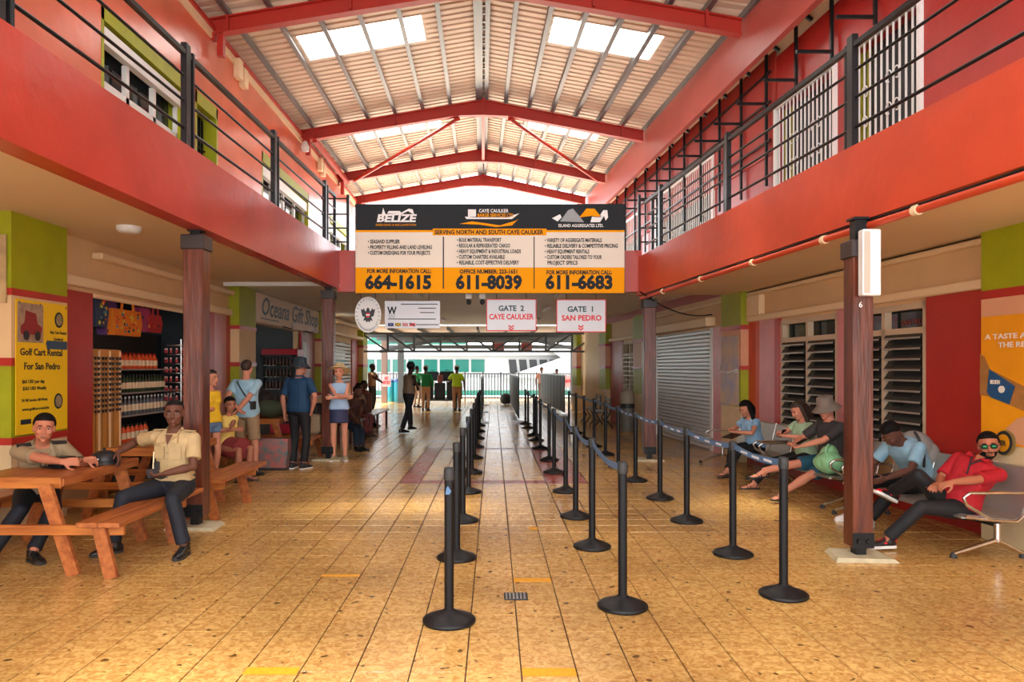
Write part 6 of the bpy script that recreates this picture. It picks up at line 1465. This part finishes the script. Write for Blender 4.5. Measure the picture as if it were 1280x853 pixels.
b1, ib1 = person('bent-over person in light blue with a grey backpack behind the near right column', 4.52, 7.62, -68, 1.0, pel=(0, 0, .46), lean=48, head=(0, 50, 0), hl=(3.98, 7.3, .52), hr=(3.98, 7.6, .5), fl=(3.85, 7.4, .085), fr=(3.85, 7.75, .085), kl=(0, -1, .8), kr=(0, -1, .8), skin=(96, 60, 46), hair=H(HB), top=dict(m=Mc(140, 180, 200), hem=.0), bottom=dict(kind='trousers', m=blk), shoes=dict(kind='shoe', m=M_whitep, sole=M_whitep), vox=.010, seed=34, eyes=False)
mb = MB(); c_ = Vector((0, -.03, .80)); mb.ell((0, -.06, .80), (.17, .16, .2), 16, 12, M_=Matrix.Rotation(math.radians(45), 3, 'X')); mb.ell((.12, -.0, .74), (.08, .09, .12), 12, 8)
voxel(mb, 'backpack', mat('grey_backpack', srgb(140, 136, 130), .7), b1, .012, 2)
MB().tube([(.16, -.16, .62), (.19, -.2, .78), (.16, -.24, .92), (.1, -.22, .98)], .014, 6).build('backpack_strap', M_rubber, b1)
RS = dict(kind='shoe', m=mat('black_leather', (.015, .012, .012), .4), m2=mat('red_leather', srgb(220, 20, 40), .4), sole=M_whitep, high=.12, lace=mat('red_leather', srgb(220, 20, 40), .4), sole_h=.026)
r1, ir1 = person('man in red polo shirt and mirrored sunglasses reclining on the nearest metal bench', 4.18, 6.50, -66, .98, pel=(0, .0, .40), lean=-50, side=6, twist=30, head=(34, 0, -6), hl=(4.00, 6.30, .64), hr=(4.00, 6.46, .60), el=(1, .4, -.5), er=(-.8, .2, -.6), fl=(3.55, 6.50, .10), fr=(3.80, 6.86, .46), kl=(0, -1, .9), kr=(0, -1, 1), tl=-20, tr=-10, toep=(0, -25), curl=(35, 30), skin=(176, 108, 78), hair=H(HB, th=.012, front=.070, beard=1), top=dict(m=Mc(176, 14, 30), sleeve=.85, hem=-.02, collar=1, btn=M_ink), bottom=dict(kind='trousers', m=Mc(18, 18, 22), slim=.95), shoes=RS, vox=.0065, seed=35, fat=.02, wr=.0024,
       handdir=((-.9, .1, -.35), (-.8, -.5, -.2)), palmn=((.1, .4, -.9), (0, .3, -.9)))
hc, Hm = ir1['head'], ir1['Hm']; s_ = ir1['s']
def hpp(v): return hc+Hm @ (Vector(v)*s_)
for sg in (-1, 1):
    MB().ell(hpp((sg*.033, -.096, .002)), (.025, .007, .017), 14, 8, M_=Hm).build('sunglass_lens', mat('green_mirror', srgb(26, 84, 50), .12, .8), r1)
mb = MB()
for sg in (-1, 1):
    mb.tube([hpp((sg*(.033+.027*math.cos(a)), -.094-.003*math.cos(a), .002+.019*math.sin(a))) for a in np.linspace(0, 2*math.pi, 15)], .0035, 6)
    mb.tube([hpp((sg*.058, -.09, .008)), hpp((sg*.076, -.03, .008)), hpp((sg*.078, .02, .0))], .0035, 6)
mb.tube([hpp((-.008, -.1, .008)), hpp((.008, -.1, .008))], .0035, 6); mb.build('sunglass_frame', M_rubber, r1)
pts = [ir1['surf'](-.06, .49, .03), ir1['surf'](-.035, .42, .03), ir1['surf'](.0, .34, .03), ir1['surf'](.03, .26, .03)]
MB().tube(pts, .007, 6).tube([ir1['surf'](.06, .49, .03), ir1['surf'](.03, .40, .03), ir1['surf'](.0, .34, .035)], .007, 6).build('lanyard', M_rubber, r1)
